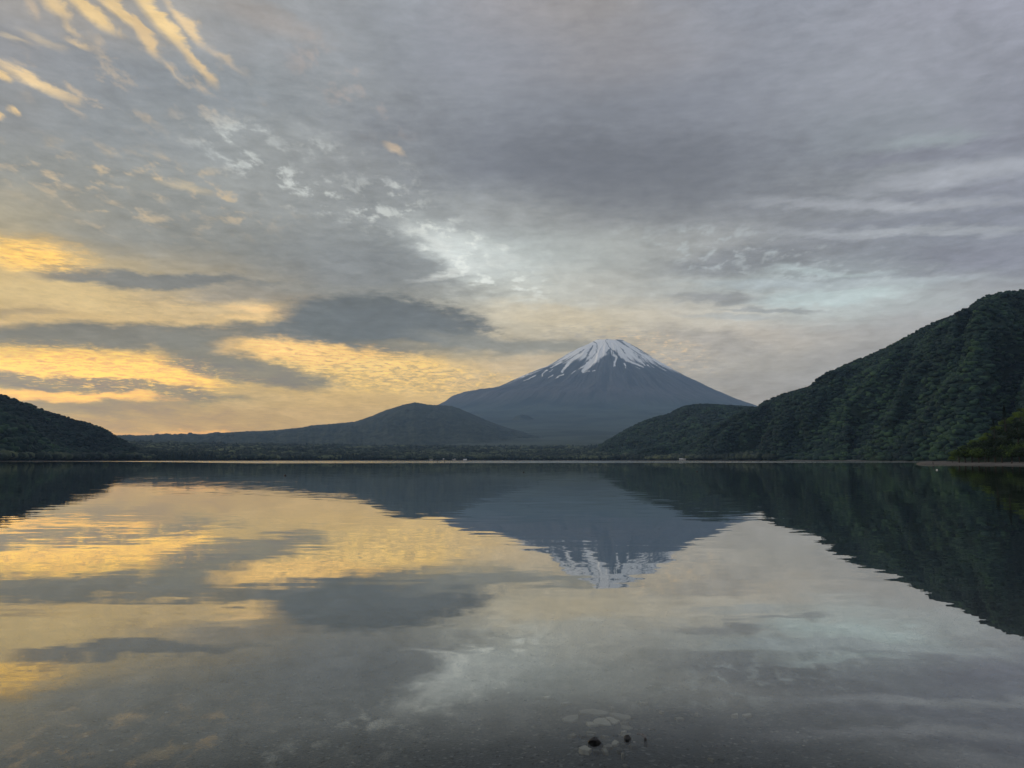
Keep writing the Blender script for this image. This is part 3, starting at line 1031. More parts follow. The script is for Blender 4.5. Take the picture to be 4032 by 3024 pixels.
def forest(name, pos, rad, tint, variants, mat, zs=.8, seed=0, sink=.15):
    r = np.random.default_rng(seed)
    VS, F = variants
    nv = len(VS[0])
    n = len(pos)
    which = r.integers(0, len(VS), n)
    VA = np.stack(VS)[which]                     # n,nv,3
    a = r.uniform(0, 2 * np.pi, n)
    ca, sa_ = np.cos(a)[:, None], np.sin(a)[:, None]
    sx = r.uniform(.85, 1.2, n)[:, None]
    x = (VA[:, :, 0] * ca - VA[:, :, 1] * sa_) * rad[:, None] * sx
    y = (VA[:, :, 0] * sa_ + VA[:, :, 1] * ca) * rad[:, None]
    z = VA[:, :, 2] * rad[:, None] * (zs * r.uniform(.85, 1.25, n))[:, None]
    V = np.stack([x + pos[:, 0:1], y + pos[:, 1:2], z + pos[:, 2:3] + rad[:, None] * sink], -1).reshape(-1, 3)
    FF = (F[None] + (np.arange(n) * nv)[:, None, None]).reshape(-1, F.shape[1])
    tn = np.repeat(tint, nv) + r.normal(size=n * nv) * .05
    me = np_mesh(name, V, FF, {'tint': np.clip(tn, 0, 1)})
    return link(name, me, mat, smooth=False)


def sample_grid(G, n, seed, tmax=1.04, dens=None):
    az, t, X, Y, Z = G
    r = np.random.default_rng(seed)
    u = r.uniform(0, len(az) - 1.001, n)
    tt = r.uniform(0.0, tmax, n)
    if dens is not None:
        tt = dens(r, n)
    v = np.interp(tt, t, np.arange(len(t)))
    v = np.minimum(v, len(t) - 1.001)
    i, j = u.astype(int), v.astype(int)
    fu, fv = u - i, v - j
    def bl(A):
        return (A[i, j] * (1 - fu) * (1 - fv) + A[i + 1, j] * fu * (1 - fv) + A[i, j + 1] * (1 - fu) * fv + A[i + 1, j + 1] * fu * fv)
    return np.stack([bl(X), bl(Y), bl(Z)], -1), np.interp(u, np.arange(len(az)), az), tt


def in_view(p, lo=-38, hi=38):
    a = np.degrees(np.arctan2(p[:, 0], p[:, 1]))
    return (a > lo) & (a < hi)


def tints(p, seed, base=.45, amp=.9, s=70.0):
    r = np.random.default_rng(seed)
    return base + (fbm(p[:, 0] / s, p[:, 1] / s, 3, seed) - .5) * amp + r.normal(size=len(p)) * .19


def hill_forest(name, G, n, seed, rad, label, lo, hi, variants=CV2, mat=M_forest, base=.42, tmax=1.05, con=0.0):
    p, a, t = sample_grid(G, n, seed, tmax)
    k = (a > lo) & (a < hi) & (p[:, 2] > 1.2)
    p = p[k]
    r = np.random.default_rng(seed + 1)
    rd = r.uniform(rad[0], rad[1], len(p)) * (1 - .35 * sstep(.85, 1.0, t[k]))
    o = forest(name, p, rd, tints(p, seed + 2, base), variants, mat, .85, seed + 3)
    tag(o, label, kind='stuff')
    return o


hill_forest('forest', G_right, 27000, 500, (4.2, 7.8), 'dense broadleaf forest covering the large right hill', 4.5, 35.6)
hill_forest('forest', G_spur, 8000, 520, (6, 10.5), 'mixed woodland covering the lower spur at the foot of the mountain', 6.5, 23)
hill_forest('forest', G_left, 6500, 540, (5, 9), 'dark forest covering the left hill', -38, -25, base=.16)
hill_forest('forest', G_l2, 1500, 560, (7, 11), 'lighter wood covering the low spur at the left edge', -38, -28, base=.40)

# woods along the far shore and on the low ground behind it
r5 = np.random.default_rng(600)
n5 = 15000
a5 = r5.uniform(-36, 19, n5)
s5 = shore_dist(a5) + 22 + 2400 * r5.uniform(0, 1, n5) ** 1.7
p5 = np.stack([s5 * np.sin(np.radians(a5)), s5 * np.cos(np.radians(a5))], -1)
z5 = ground_z(p5[:, 0], p5[:, 1]) + 2
p5 = np.concatenate([p5, z5[:, None]], 1)
rd5 = r5.uniform(5.5, 10.5, n5) * (1 + (s5 - shore_dist(a5)) / 2600)
cl = fbm(p5[:, 0] / 160, p5[:, 1] / 160, 4, 610)
isc = (cl + r5.normal(size=n5) * .05) > .60
tag(forest('forest', p5[~isc], rd5[~isc], tints(p5[~isc], 620, .46, 1.2, 120), CV2, M_shore, .95, 630, .35),
    'broadleaf woods along the far shore of the lake', kind='stuff')
tag(forest('forest', p5[isc], rd5[isc] * .75, tints(p5[isc], 640, .16, .4, 120), CON, M_shore, .6, 650, .25),
    'dark conifer stands among the far shore woods', kind='stuff')

# ------------------------------------------------------------------ beach spit on the right
tip = on_plane(3608, 1826.5)


def spit_outline():
    front = [(3608, 1826.5), (3640, 1828.2), (3700, 1829), (3800, 1830.5), (3900, 1832), (4032, 1833.5), (4200, 1836), (4500, 1842)]
    return [on_plane(x, y) for x, y in front]


so = np.array(spit_outline())
# the spit runs right along its front line and reaches back to the hill's foot
u_n, v_n = 160, 60
uu = np.linspace(0, 1, u_n)
fxp = np.interp(uu * (len(so) - 1), np.arange(len(so)), so[:, 0])
fyp = np.interp(uu * (len(so) - 1), np.arange(len(so)), so[:, 1])
bd = np.interp(uu, [0, .04, .15, .3, 1], [2, 12, 60, 150, 260])
Uv, Vv = np.meshgrid(np.arange(u_n), np.linspace(-.12, 1, v_n), indexing='ij')
dirx, diry = fxp / np.hypot(fxp, fyp), fyp / np.hypot(fxp, fyp)
BX = fxp[:, None] + dirx[:, None] * bd[:, None] * Vv
BY = fyp[:, None] + diry[:, None] * bd[:, None] * Vv
prof = np.interp(Vv, [-.12, 0, .05, .5, .8, 1], [-1.2, -.02, .22, 1.0, 1.3, -.6])
hgt = np.interp(uu, [0, .05, .2, 1], [.35, .6, 1.0, 1.25])
BZ = prof * hgt[:, None] + (fbm(BX / 5, BY / 5, 5, 700) - .5) * .45 * (Vv > .03)
bm_ = np_mesh('beach', np.stack([BX, BY, BZ], -1).reshape(-1, 3), grid_faces(u_n, v_n))
bm_.flip_normals()


def beach_material():
    m, T, b = material('beach_sand')
    geo = T.new('ShaderNodeNewGeometry')
    P = geo.outputs['Position']
    n1, _ = T.noise(P, .10, 6.0, .75)
    n2, _ = T.noise(P, .9, 4.0, .7)
    c = T.mix(T.rng(n1, .38, .62), (.018, .015, .012), (.070, .060, .045))
    c = T.mix(T.rng(n2, .56, .66), c, (.014, .013, .012))
    _, _, pz = T.sep(P)
    c = T.mix(T.rng(pz, .02, .18), T.mix(1.0, c, (.6, .6, .6), 'MULTIPLY'), c)
    T.put(b.inputs['Base Color'], c)
    b.inputs['Roughness'].default_value = .9
    return m


beach = link('beach', bm_, beach_material())
tag(beach, 'low brown sand spit reaching into the lake from the right', kind='structure')

# promontory behind the spit
hill_p, G_prom = ridge_hill('hill', [(x, y + 12) for x, y in P_PROM], lambda a: np.interp(a, [28, 34, 45], [470, 520, 560]),
                            lambda a: np.interp(a, [28, 30, 34, 45], [452, 425, 400, 380]), 160, M_hill_soil, 28.6, 50, 120, 40,
                            gully=0, rough=4, slant=1.0)
tag(hill_p, 'small dark wooded headland behind the sand spit', kind='structure')


# ------------------------------------------------------------------ individual trees on the headland
def leafy_crown(seed, n_cl=26, leaves=46, flat=.75):
    r = np.random.default_rng(seed)
    V, F, tn = [], [], []
    cs = []
    for k in range(n_cl):
        d = r.normal(size=3)
        d /= np.linalg.norm(d)
        d[2] = abs(d[2]) * 1.0 - .25
        q = r.uniform(.45, .85)
        cs.append((d * q * np.array([1, 1, flat]), r.uniform(.2, .38)))
    for c, rad in cs:
        t0 = r.uniform(-.16, .16)
        for j in range(leaves):
            d = r.normal(size=3)
            d /= np.linalg.norm(d)
            p = c + d * rad * r.uniform(.75, 1.05) * np.array([1.15, 1.15, .65])
            nrm = d + r.normal(size=3) * .5
            nrm[2] += .5
            nrm /= np.linalg.norm(nrm)
            a = np.cross(nrm, r.normal(size=3))
            a /= np.linalg.norm(a)
            b = np.cross(nrm, a)
            s = r.uniform(.045, .085)
            i0 = len(V)
            V += [p - a * s, p - b * s * .6, p + a * s, p + b * s * .6]
            F.append((i0, i0 + 1, i0 + 2, i0 + 3))
            tn += [t0] * 4
    return np.array(V), np.array(F), np.array(tn)


def trunk_mesh(seed):
    r = np.random.default_rng(seed)
    bm = bmesh.new()
    def limb(p0, p1, r0, r1):
        v = Vector(p1) - Vector(p0)
        q = v.to_track_quat('Z', 'Y').to_matrix().to_4x4()
        mt = Matrix.Translation((Vector(p0) + Vector(p1)) / 2) @ q
        bmesh.ops.create_cone(bm, cap_ends=True, segments=7, radius1=r0, radius2=r1, depth=v.length, matrix=mt)
    limb((0, 0, -1.25), (.03, 0, -.2), .075, .055)
    limb((.03, 0, -.22), (0, .02, .45), .055, .02)
    for k in range(5):
        a = r.uniform(0, 6.28)
        limb((.02, 0, -.45 + .14 * k), (.5 * math.cos(a), .5 * math.sin(a), .0 + .14 * k), .028, .010)
    me = bpy.data.meshes.new('trunk')
    bm.to_mesh(me)
    bm.free()
    me.materials.append(M_bark)
    return me


TRUNKS = [trunk_mesh(s) for s in (1, 2)]
def crown_mesh(seed, tint):
    V, F, tn = leafy_crown(seed)
    me = np_mesh('crown', V, F, {'tint': np.clip(tn + tint, 0, 1)})
    me.materials.append(M_near)
    return me


CROWNS = {}
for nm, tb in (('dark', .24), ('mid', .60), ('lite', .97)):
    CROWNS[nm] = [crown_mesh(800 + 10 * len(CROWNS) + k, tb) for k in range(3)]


def conifer_crown(seed):
    V = []
    F = []
    r = np.random.default_rng(seed)
    for k in range(1500):
        h = r.uniform(0, 1) ** .8
        z = -1.0 + 2.9 * h
        rad = (1 - h) * .75 * (0.55 + .45 * (math.sin(h * 40) * .5 + .5)) * r.uniform(.6, 1) + .02
        a = r.uniform(0, 6.283)
        p = np.array([rad * math.cos(a), rad * math.sin(a), z - rad * .25])
        o = np.array([math.cos(a), math.sin(a), -.35])
        s = r.uniform(.05, .1)
        tng = np.array([-math.sin(a), math.cos(a), 0])
        i0 = len(V)
        V += [p - tng * s * .5, p + o * s, p + tng * s * .5, p - o * s * .6]
        F.append((i0, i0 + 1, i0 + 2, i0 + 3))
    V = np.array(V)
    me = np_mesh('crown', V, np.array(F), {'tint': np.clip(.08 + r.normal(size=len(V)) * .04, 0, 1)})
    me.materials.append(M_near)
    return me


CONE_CROWN = conifer_crown(5)


def tree(name, loc, s, crown, trunk, label, group, rz):
    e = empty(name, loc, rz)
    e.scale = (s, s, s)
    c = bpy.data.objects.new('crown', crown)
    COL.objects.link(c)
    c.parent = e
    c.location = (0, 0, 1.0)
    t_ = bpy.data.objects.new('trunk', trunk)
    COL.objects.link(t_)
    t_.parent = e
    t_.location = (0, 0, 1.0)
    tag(e, label, 'tree', group)
    return e


# front-to-back rows on the headland
rp = random.Random(5)
azp, tp, XP, YP, ZP = G_prom
placed = 0
cand = []
for row, (tt, step) in enumerate(((.02, .42), (.14, .5), (.28, .55), (.44, .6), (.62, .62), (.80, .62), (.97, .62))):
    a = 29.0 + rp.uniform(0, .3)
    while a < 35.6:
        cand.append((a + rp.uniform(-.1, .1), tt + rp.uniform(-.05, .05)))
        a += step
pa_, pe_ = prof_azel(P_PROM)
for a, tt in cand:
    tt = min(max(tt, 0.0), 1.0)
    i = int(np.clip(np.interp(a, azp, np.arange(len(azp))), 0, len(azp) - 1))
    j = int(np.interp(tt, tp, np.arange(len(tp))))
    x, y, z = XP[i, j], YP[i, j], ZP[i, j]
    if z < .2 and tt > .1:
        continue
    z = max(z, .9)
    el = np.interp(a, pa_, pe_)
    d = math.hypot(x, y)
    room = d * math.tan(R(el)) + CAM_H - z           # how tall a tree may be to keep the skyline
    if room < 2.0:
        continue
    s = min(rp.uniform(4.2, 5.8), room / 1.75)
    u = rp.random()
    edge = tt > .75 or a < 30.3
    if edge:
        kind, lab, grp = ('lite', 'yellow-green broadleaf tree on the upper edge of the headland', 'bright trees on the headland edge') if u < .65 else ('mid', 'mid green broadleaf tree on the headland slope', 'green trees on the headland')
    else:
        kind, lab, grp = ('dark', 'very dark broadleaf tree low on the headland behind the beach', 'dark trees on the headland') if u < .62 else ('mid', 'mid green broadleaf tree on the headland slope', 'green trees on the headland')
    tone = {'lite': 'yellow-green', 'mid': 'green', 'dark': 'dark'}[kind]
    rowl = 'at the headland foot' if tt < .2 else ('halfway up the headland' if tt < .7 else 'on the headland crest')
    sidel = 'at its left tip' if a < 30.4 else ('near its middle' if a < 32.4 else ('towards the right frame edge' if a < 34.2 else 'beyond the right frame edge'))
    lab = f'{tone} broadleaf tree {rowl}, {sidel}'
    grp = 'broadleaf trees on the headland'
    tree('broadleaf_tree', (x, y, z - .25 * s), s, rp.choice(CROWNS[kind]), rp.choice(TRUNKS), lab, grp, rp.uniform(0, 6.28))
    placed += 1
# the dark conifer that stands out on the headland's skyline
for (px_, py_, hh, lab) in ((3958, 1682, 13, 'tall dark conifer standing out on the headland skyline'),
                            (3915, 1712, 10, 'shorter dark conifer left of the tall headland conifer')):
    a, e = azel(px_, py_)
    d = 440.
    z = d * math.tan(R(e)) + CAM_H
    o = tree('conifer_tree', (d * math.sin(R(a)), d * math.cos(R(a)), z - 1), hh / 3.2, CONE_CROWN, TRUNKS[0], lab, None, 1.0)

# ------------------------------------------------------------------ buoys
M_black = plain('black_buoy_plastic', (.006, .006, .008), .45, .2, 8)
M_white = plain('white_buoy_plastic', (.50, .47, .46), .45, .08, 8)
M_rope = plain('rope', (.10, .09, .07), .9, .3, 30)


def lathe(name, prof, seg, mat, parent=None):
    V = []
    for r_, z in prof:
        for k in range(seg):
            a = 2 * math.pi * k / seg
            V.append((r_ * math.cos(a), r_ * math.sin(a), z))
    F = []
    n = len(prof)
    for i in range(n - 1):
        for k in range(seg):
            F.append((i * seg + k, i * seg + (k + 1) % seg, (i + 1) * seg + (k + 1) % seg, (i + 1) * seg + k))
    me = bpy.data.meshes.new(name)
    me.from_pydata(V, [], F + [tuple(range(seg))[::-1], tuple((n - 1) * seg + k for k in range(seg))])
    return link(name, me, mat, parent)


def buoy(px, py, rad, body_mat, lower_mat, label, group=None):
    x, y = on_plane(px, py)
    e = empty('buoy', (x, y, 0))
    up = [(rad * math.cos(t), rad * math.sin(t)) for t in np.linspace(0.0, 1.35, 9)]
    lathe('float', up + [(.22 * rad, rad * 1.0), (.16 * rad, rad * 1.1)], 20, body_mat, e)
    lo = [(.12 * rad, -rad * 1.0), (rad * .5, -rad * .85), (rad * .85, -rad * .5), (rad * 1.01, -rad * .1), (rad * 1.03, rad * .03), (rad * 1.0, rad * .06)]
    lathe('base', lo, 20, lower_mat, e)
    ring = bmesh.new()
    for k in range(10):
        a0, a1 = 2 * math.pi * k / 10, 2 * math.pi * (k + 1) / 10
        p0 = Vector((.16 * rad * math.cos(a0), 0, rad * 1.22 + .16 * rad * math.sin(a0)))
        p1 = Vector((.16 * rad * math.cos(a1), 0, rad * 1.22 + .16 * rad * math.sin(a1)))
        v = p1 - p0
        bmesh.ops.create_cone(ring, cap_ends=True, segments=6, radius1=.035 * rad, radius2=.035 * rad, depth=v.length,
                              matrix=Matrix.Translation((p0 + p1) / 2) @ v.to_track_quat('Z', 'Y').to_matrix().to_4x4())
    me = bpy.data.meshes.new('ring')
    ring.to_mesh(me)
    ring.free()
    link('ring', me, lower_mat, e)
    tag(e, label, 'buoy', group)
    return e


buoy(1123, 1873, .16, M_black, M_black, 'black round buoy on the water left of the mountain reflection', 'dark buoys on the lake')
buoy(2062, 1860, .13, M_black, M_black, 'black round buoy on the water near the middle of the lake', 'dark buoys on the lake')
buoy(2745, 1857, .15, M_black, M_black, 'black round buoy before the reflection of the right hill', 'dark buoys on the lake')
buoy(3271, 1852, .10, M_black, M_black, 'tiny dark buoy on the water below the large right hill', 'dark buoys on the lake')
buoy(3689, 1851, .19, M_white, M_black, 'white buoy with dark base floating in front of the sand spit')

# ------------------------------------------------------------------ people
M_skin = plain('skin', (.30, .19, .14), .6, .05, 10)
M_dark_cloth = plain('dark_jacket_cloth', (.012, .010, .010), .85, .3, 12)
M_dark_trs = plain('dark_wader_cloth', (.010, .010, .012), .7, .3, 12)
M_hair = plain('hair', (.010, .008, .007), .7, .2, 40)


def skin_mesh(name, verts, edges, radii, root=0, sub=1):
    me = bpy.data.meshes.new(name)
    me.from_pydata(verts, edges, [])
    o = bpy.data.objects.new(name, me)
    COL.objects.link(o)
    md = o.modifiers.new('skin', 'SKIN')
    for k, sv in enumerate(me.skin_vertices[0].data):
        rd = radii[k]
        sv.radius = rd if isinstance(rd, tuple) else (rd, rd)
        sv.use_root = (k == root)
    md.use_smooth_shade = True
    ss = o.modifiers.new('sub', 'SUBSURF')
    ss.levels = sub
    ss.render_levels = sub
    dg = bpy.context.evaluated_depsgraph_get()
    nm = bpy.data.meshes.new_from_object(o.evaluated_get(dg))
    nm.name = name
    bpy.data.objects.remove(o)
    return nm


def person_parts(pose):
    """meshes of a 1.7 m figure; pose: 'stand' or 'crouch'"""
    if pose == 'stand':
        J = dict(pel=(0, 0, .95), ch=(0, -.01, 1.30), nk=(0, 0, 1.46), hd=(0, -.02, 1.60), ht=(0, -.01, 1.70),
                 hl=(.10, 0, .90), kl=(.12, -.02, .48), al=(.13, .02, .08), tl=(.14, -.15, .03),
                 hr=(-.10, 0, .90), kr=(-.11, -.04, .48), ar=(-.13, .0, .08), tr=(-.15, -.17, .03),
                 sl=(.18, 0, 1.40), el=(.24, -.02, 1.13), wl=(.16, -.24, 1.05), sr=(-.18, 0, 1.40), er=(-.24, 0, 1.13), wr=(-.14, -.25, 1.02))
    else:
        J = dict(pel=(0, .05, .42), ch=(0, -.12, .72), nk=(0, -.18, .86), hd=(0, -.24, .98), ht=(0, -.25, 1.08),
                 hl=(.10, .05, .38), kl=(.17, -.30, .50), al=(.15, -.12, .08), tl=(.17, -.30, .03),
                 hr=(-.10, .05, .38), kr=(-.17, -.30, .50), ar=(-.15, -.12, .08), tr=(-.17, -.30, .03),
                 sl=(.18, -.14, .80), el=(.22, -.34, .62), wl=(.10, -.46, .48), sr=(-.18, -.14, .80), er=(-.22, -.34, .62), wr=(-.10, -.46, .46))
    verts, rad, edges, idx = [], [], [], {}
    def add(k, p, r_, par=None):
        idx[k] = len(verts)
        verts.append(tuple(p))
        rad.append(r_)
        if par is not None:
            edges.append((idx[par], idx[k]))
    add('pel', J['pel'], (.15, .11))
    add('ch', J['ch'], (.17, .12), 'pel')
    add('nk', J['nk'], .06, 'ch')
    add('hd', J['hd'], (.078, .095), 'nk')
    add('ht', J['ht'], (.055, .07), 'hd')
    hd = Vector(J['hd'])
    add('nose', hd + Vector((0, -.125, -.01)), .012, 'hd')
    for s, nm in ((1, 'l'), (-1, 'r')):
        add('h' + nm, J['h' + nm], .095, 'pel')
        add('k' + nm, J['k' + nm], .062, 'h' + nm)
        add('a' + nm, J['a' + nm], .042, 'k' + nm)
        add('t' + nm, J['t' + nm], (.045, .028), 'a' + nm)
        add('s' + nm, J['s' + nm], .062, 'ch')
        add('e' + nm, J['e' + nm], .043, 's' + nm)
        add('w' + nm, J['w' + nm], .028, 'e' + nm)
        w, e_ = Vector(J['w' + nm]), Vector(J['e' + nm])
        f = (w - e_).normalized()
        side = f.cross(Vector((0, 0, 1))).normalized()
        palm = w + f * .06
        add('p' + nm, palm, (.036, .018), 'w' + nm)
        for q, (off, L) in enumerate(((-.03, .065), (-.011, .078), (.010, .072), (.030, .058))):
            a = palm + f * .035 + side * off
            add(f'f{q}{nm}', a, .009, 'p' + nm)
            add(f'g{q}{nm}', a + f * L * .6 + Vector((0, 0, -.012)), .008, f'f{q}{nm}')
            add(f'i{q}{nm}', a + f * L * .8 + Vector((0, 0, -.035)), .007, f'g{q}{nm}')
        add('th' + nm, palm - side * .045 * s + f * .0, .010, 'p' + nm)
        add('ti' + nm, palm - side * .06 * s + f * .035, .009, 'th' + nm)
    body = skin_mesh('body', verts, edges, rad)
    k = 1.18
    def sub(keys, links, name, mul, rr):
        vs = [J[q] for q in keys]
        es = [(keys.index(a), keys.index(b)) for a, b in links]
        return skin_mesh(name, vs, es, rr)
    jacket = sub(['ch', 'pel', 'sl', 'el', 'wl', 'sr', 'er', 'wr', 'nk'],
                 [('pel', 'ch'), ('ch', 'sl'), ('sl', 'el'), ('el', 'wl'), ('ch', 'sr'), ('sr', 'er'), ('er', 'wr'), ('ch', 'nk')],
                 'jacket', 1, [(.20, .15), (.19, .15), .085, .062, .045, .085, .062, .045, .075])
    trs = sub(['pel', 'hl', 'kl', 'al', 'hr', 'kr', 'ar'],
              [('pel', 'hl'), ('hl', 'kl'), ('kl', 'al'), ('pel', 'hr'), ('hr', 'kr'), ('kr', 'ar')],
              'trousers', 1, [(.165, .13), .115, .085, .065, .115, .085, .065])
    hb = bmesh.new()
    bmesh.ops.create_icosphere(hb, subdivisions=2, radius=.112)
    for v in hb.verts:
        v.co.z = v.co.z * .9 + .045
        v.co.y = v.co.y * 1.05 + .025
        v.co += hd
        if v.co.z < hd.z - .02:
            v.co.z = hd.z - .02
    hair = bpy.data.meshes.new('hair')
    hb.to_mesh(hair)
    hb.free()
    body.materials.append(M_skin)
    jacket.materials.append(M_dark_cloth)
    trs.materials.append(M_dark_trs)
    hair.materials.append(M_hair)
    return dict(body=body, jacket=jacket, trousers=trs, hair=hair)


STAND, CROUCH = person_parts('stand'), person_parts('crouch')


def person(parts, loc, rz, s, label, group=None):
    e = empty('person', loc, rz)
    e.scale = (s, s, s)
    for nm, me in parts.items():
        o = bpy.data.objects.new(nm, me)
        COL.objects.link(o)
        o.parent = e
    tag(e, label, 'person', group)
    return e


def on_water_person(px, dist, depth, rz, label):
    a, _ = azel(px, 1819)
    x, y = dist * math.sin(R(a)), dist * math.cos(R(a))
    return person(STAND, (x, y, -depth), rz, 1.03, label, 'anglers wading far out')


on_water_person(1723, 640, .35, 2.6, 'person in dark clothes wading far out, left one of two')
on_water_person(1750.5, 650, .45, 3.4, 'person in dark clothes wading far out, right one of two')


def beach_z(x, y):
    d = (BX - x) ** 2 + (BY - y) ** 2
    k = np.unravel_index(np.argmin(d), d.shape)
    return float(BZ[k])


for px, py, parts, rz, lab in ((3674, 1826.5, STAND, 1.2, 'standing person in dark clothes near the tip of the sand spit'),
                               (3821, 1820.5, STAND, -2.0, 'standing person in dark clothes on the sand spit before the headland'),
                               (3983, 1826, CROUCH, .5, 'dark crouching person at the right end of the sand spit')):
    x, y = on_plane(px, py, .55)
    z = beach_z(x, y)
    person(parts, (x, y, max(z, .02)), rz, .88, lab)

# ------------------------------------------------------------------ small buildings at the far shore
M_wall = plain('pale_hut_wall', (.42, .41, .38), .8, .1, .5)
M_roof = plain('pale_hut_roof', (.55, .55, .55), .6, .1, .5)
M_dark_win = plain('hut_opening', (.02, .02, .022), .4, .1, 1)


def box_mesh(name, x0, x1, y0, y1, z0, z1):
    me = bpy.data.meshes.new(name)
    V = [(x, y, z) for x in (x0, x1) for y in (y0, y1) for z in (z0, z1)]
    F = [(0, 1, 3, 2), (4, 6, 7, 5), (0, 4, 5, 1), (2, 3, 7, 6), (0, 2, 6, 4), (1, 5, 7, 3)]
    me.from_pydata(V, [], F)
    return me


def hut(px, d_off, w, h, dp, label, roof_h=2.0):
    a, _ = azel(px, 1800)
    d = float(shore_dist(a)) + d_off
    x, y = d * math.sin(R(a)), d * math.cos(R(a))
    z = float(ground_z(np.array(x), np.array(y)))
    e = empty('hut', (x, y, z), -R(a))
    link('wall', box_mesh('wall', -w / 2, w / 2, -dp / 2, dp / 2, -.5, h), M_wall, e, smooth=False)
    me = bpy.data.meshes.new('roof')
    o = .6
    V = [(-w / 2 - o, -dp / 2 - o, h), (w / 2 + o, -dp / 2 - o, h), (w / 2 + o, dp / 2 + o, h), (-w / 2 - o, dp / 2 + o, h),
         (-w / 2 - o, 0, h + roof_h), (w / 2 + o, 0, h + roof_h)]
    me.from_pydata([(x_, y_, z_ + .003) for x_, y_, z_ in V], [], [(0, 1, 5, 4), (2, 3, 4, 5), (0, 4, 3), (1, 2, 5), (0, 3, 2, 1)])
    link('roof', me, M_roof, e, smooth=False)
    for k in (-.28, .28):
        link('window', box_mesh('window', w * k - .7, w * k + .7, -dp / 2 - .06, -dp / 2 - .003, 1.0, 2.2), M_dark_win, e, smooth=False)
    link('door', box_mesh('door', -.5, .5, -dp / 2 - .05, -dp / 2 - .003, 0, 2.1), M_dark_win, e, smooth=False)
    tag(e, label, 'hut')
    return e


hut(1697, 20, 9, 3.4, 6, 'small pale hut on the far shore, leftmost of the three before the trees')
hut(1746, 20, 4.5, 3.6, 5, 'smallest bright white hut on the far shore, between two larger ones')
hut(1786, 20, 11, 3.2, 6, 'low wide pale hut on the far shore, right of the small white one')
hut(1831, 3, 10, 2.4, 5, 'pale peaked shelter right at the waterline of the far shore', 2.6)
hut(2687, 14, 16, 3.4, 7, 'long pale low building on the shore under the wooded spur')

# ------------------------------------------------------------------ stones in the shallows
M_dark_rock = plain('wet_black_rock', (.008, .008, .008), .35, .5, 14)
M_log = plain('wet_driftwood', (.050, .028, .026), .6, .4, 12)


def bed_z(x, y):
    return float(ground_z(np.array(x), np.array(y)))


def rock_mesh(name, sx, sy, sz, seed, sub=3, facets=9):
    r = np.random.default_rng(seed)
    V, F = ico(sub)
    for k in range(facets):
        n = r.normal(size=3)
        n /= np.linalg.norm(n)
        cut = r.uniform(.62, .92)
        dd = V @ n - cut
        V = V - np.clip(dd, 0, 9)[:, None] * n[None]
    V = V * (1 + (r.uniform(size=len(V)) - .5)[:, None] * .03)
    V = V * np.array([sx, sy, sz])
    return np_mesh(name, V, F)


def place22(x22, y22, z):
    k = 4032 / 2212.
    return on_plane(x22 * k, y22 * k, z)


def zpix(x22, y22):
    """point on the bed seen at a photo position"""
    z = -.12
    for _ in range(6):
        x, y = place22(x22, y22, z)
        z = bed_z(x, y)
    return x, y, z


def zq_(zx, zy):
    return 1890 + zx * .4982, 2598 + zy * .4982


def prism(name, P, zbot, ztop, inset, mat, seed):
    """flat stone from its outline: sloping rim, slightly domed broken top"""
    r = np.random.default_rng(seed)
    P = np.array(P)
    c = P.mean(0)
    n = len(P)
    # break long edges so that the outline is not a clean polygon
    Q = []
    for k in range(n):
        a, b = P[k], P[(k + 1) % n]
        Q.append(a)
        L = np.linalg.norm(b - a)
        for q in (.33, .66):
            Q.append(a + (b - a) * q + r.normal(size=2) * L * .045)
    Q = np.array(Q)
    m = len(Q)
    V = []
    for sc_, z in ((1.04, zbot), (.99, zbot + (ztop - zbot) * .8), (1 - inset * .5, ztop), (.5, ztop + .001)):
        for p in Q:
            w_ = c + (p - c) * sc_
            V.append((w_[0], w_[1], z + (r.uniform(-.0015, .0015) if sc_ < 1 else 0)))
    V.append((c[0], c[1], ztop + .002))
    F = []
    for i in range(3):
        for k in range(m):
            F.append((i * m + k, i * m + (k + 1) % m, (i + 1) * m + (k + 1) % m, (i + 1) * m + k))
    for k in range(m):
        F.append((3 * m + k, 3 * m + (k + 1) % m, 4 * m))
    ctr = Vector((c[0], c[1], zbot))
    me = bpy.data.meshes.new(name)
    me.from_pydata([Vector(v) - ctr for v in V], [], F)
    me.update()
    o = link(name, me, mat, smooth=False)
    o.location = ctr
    return o


def rock(poly, h, label, seed):
    """a stone standing on the bed whose tip breaks the surface"""
    r = np.random.default_rng(seed)
    P = np.array([on_plane(*zq_(*p), 0.0) for p in poly])
    c = P.mean(0)
    W = np.ptp(P[:, 0])
    bz = bed_z(*c) - .02
    n = 9
    V = []
    for sc_, z in ((.95, bz), (1.0, bz * .45), (1.0, 0.0), (.66, h * .6), (.24, h)):
        off = r.normal(size=2) * W * .05 * (sc_ < 1)
        for k in range(n):
            a = 2 * math.pi * k / n + r.uniform(-.15, .15)
            q = W / 2 * sc_ * r.uniform(.82, 1.12)
            V.append((q * math.cos(a) * 1.15 + off[0], q * .55 * math.sin(a) + off[1], z + (r.uniform(-.15, .15) * h if sc_ < 1 else 0)))
    V.append((0, 0, h * 1.05))
    F = []
    for i in range(4):
        for k in range(n):
            F.append((i * n + k, i * n + (k + 1) % n, (i + 1) * n + (k + 1) % n, (i + 1) * n + k))
    for k in range(n):
        F.append((4 * n + k, 4 * n + (k + 1) % n, 5 * n))
    me = bpy.data.meshes.new('rock')
    me.from_pydata(V, [], F)
    me.update()
    o = link('rock', me, M_dark_rock, smooth=False)
    o.location = (c[0], c[1], 0)
    tag(o, label, 'rock')
    return o


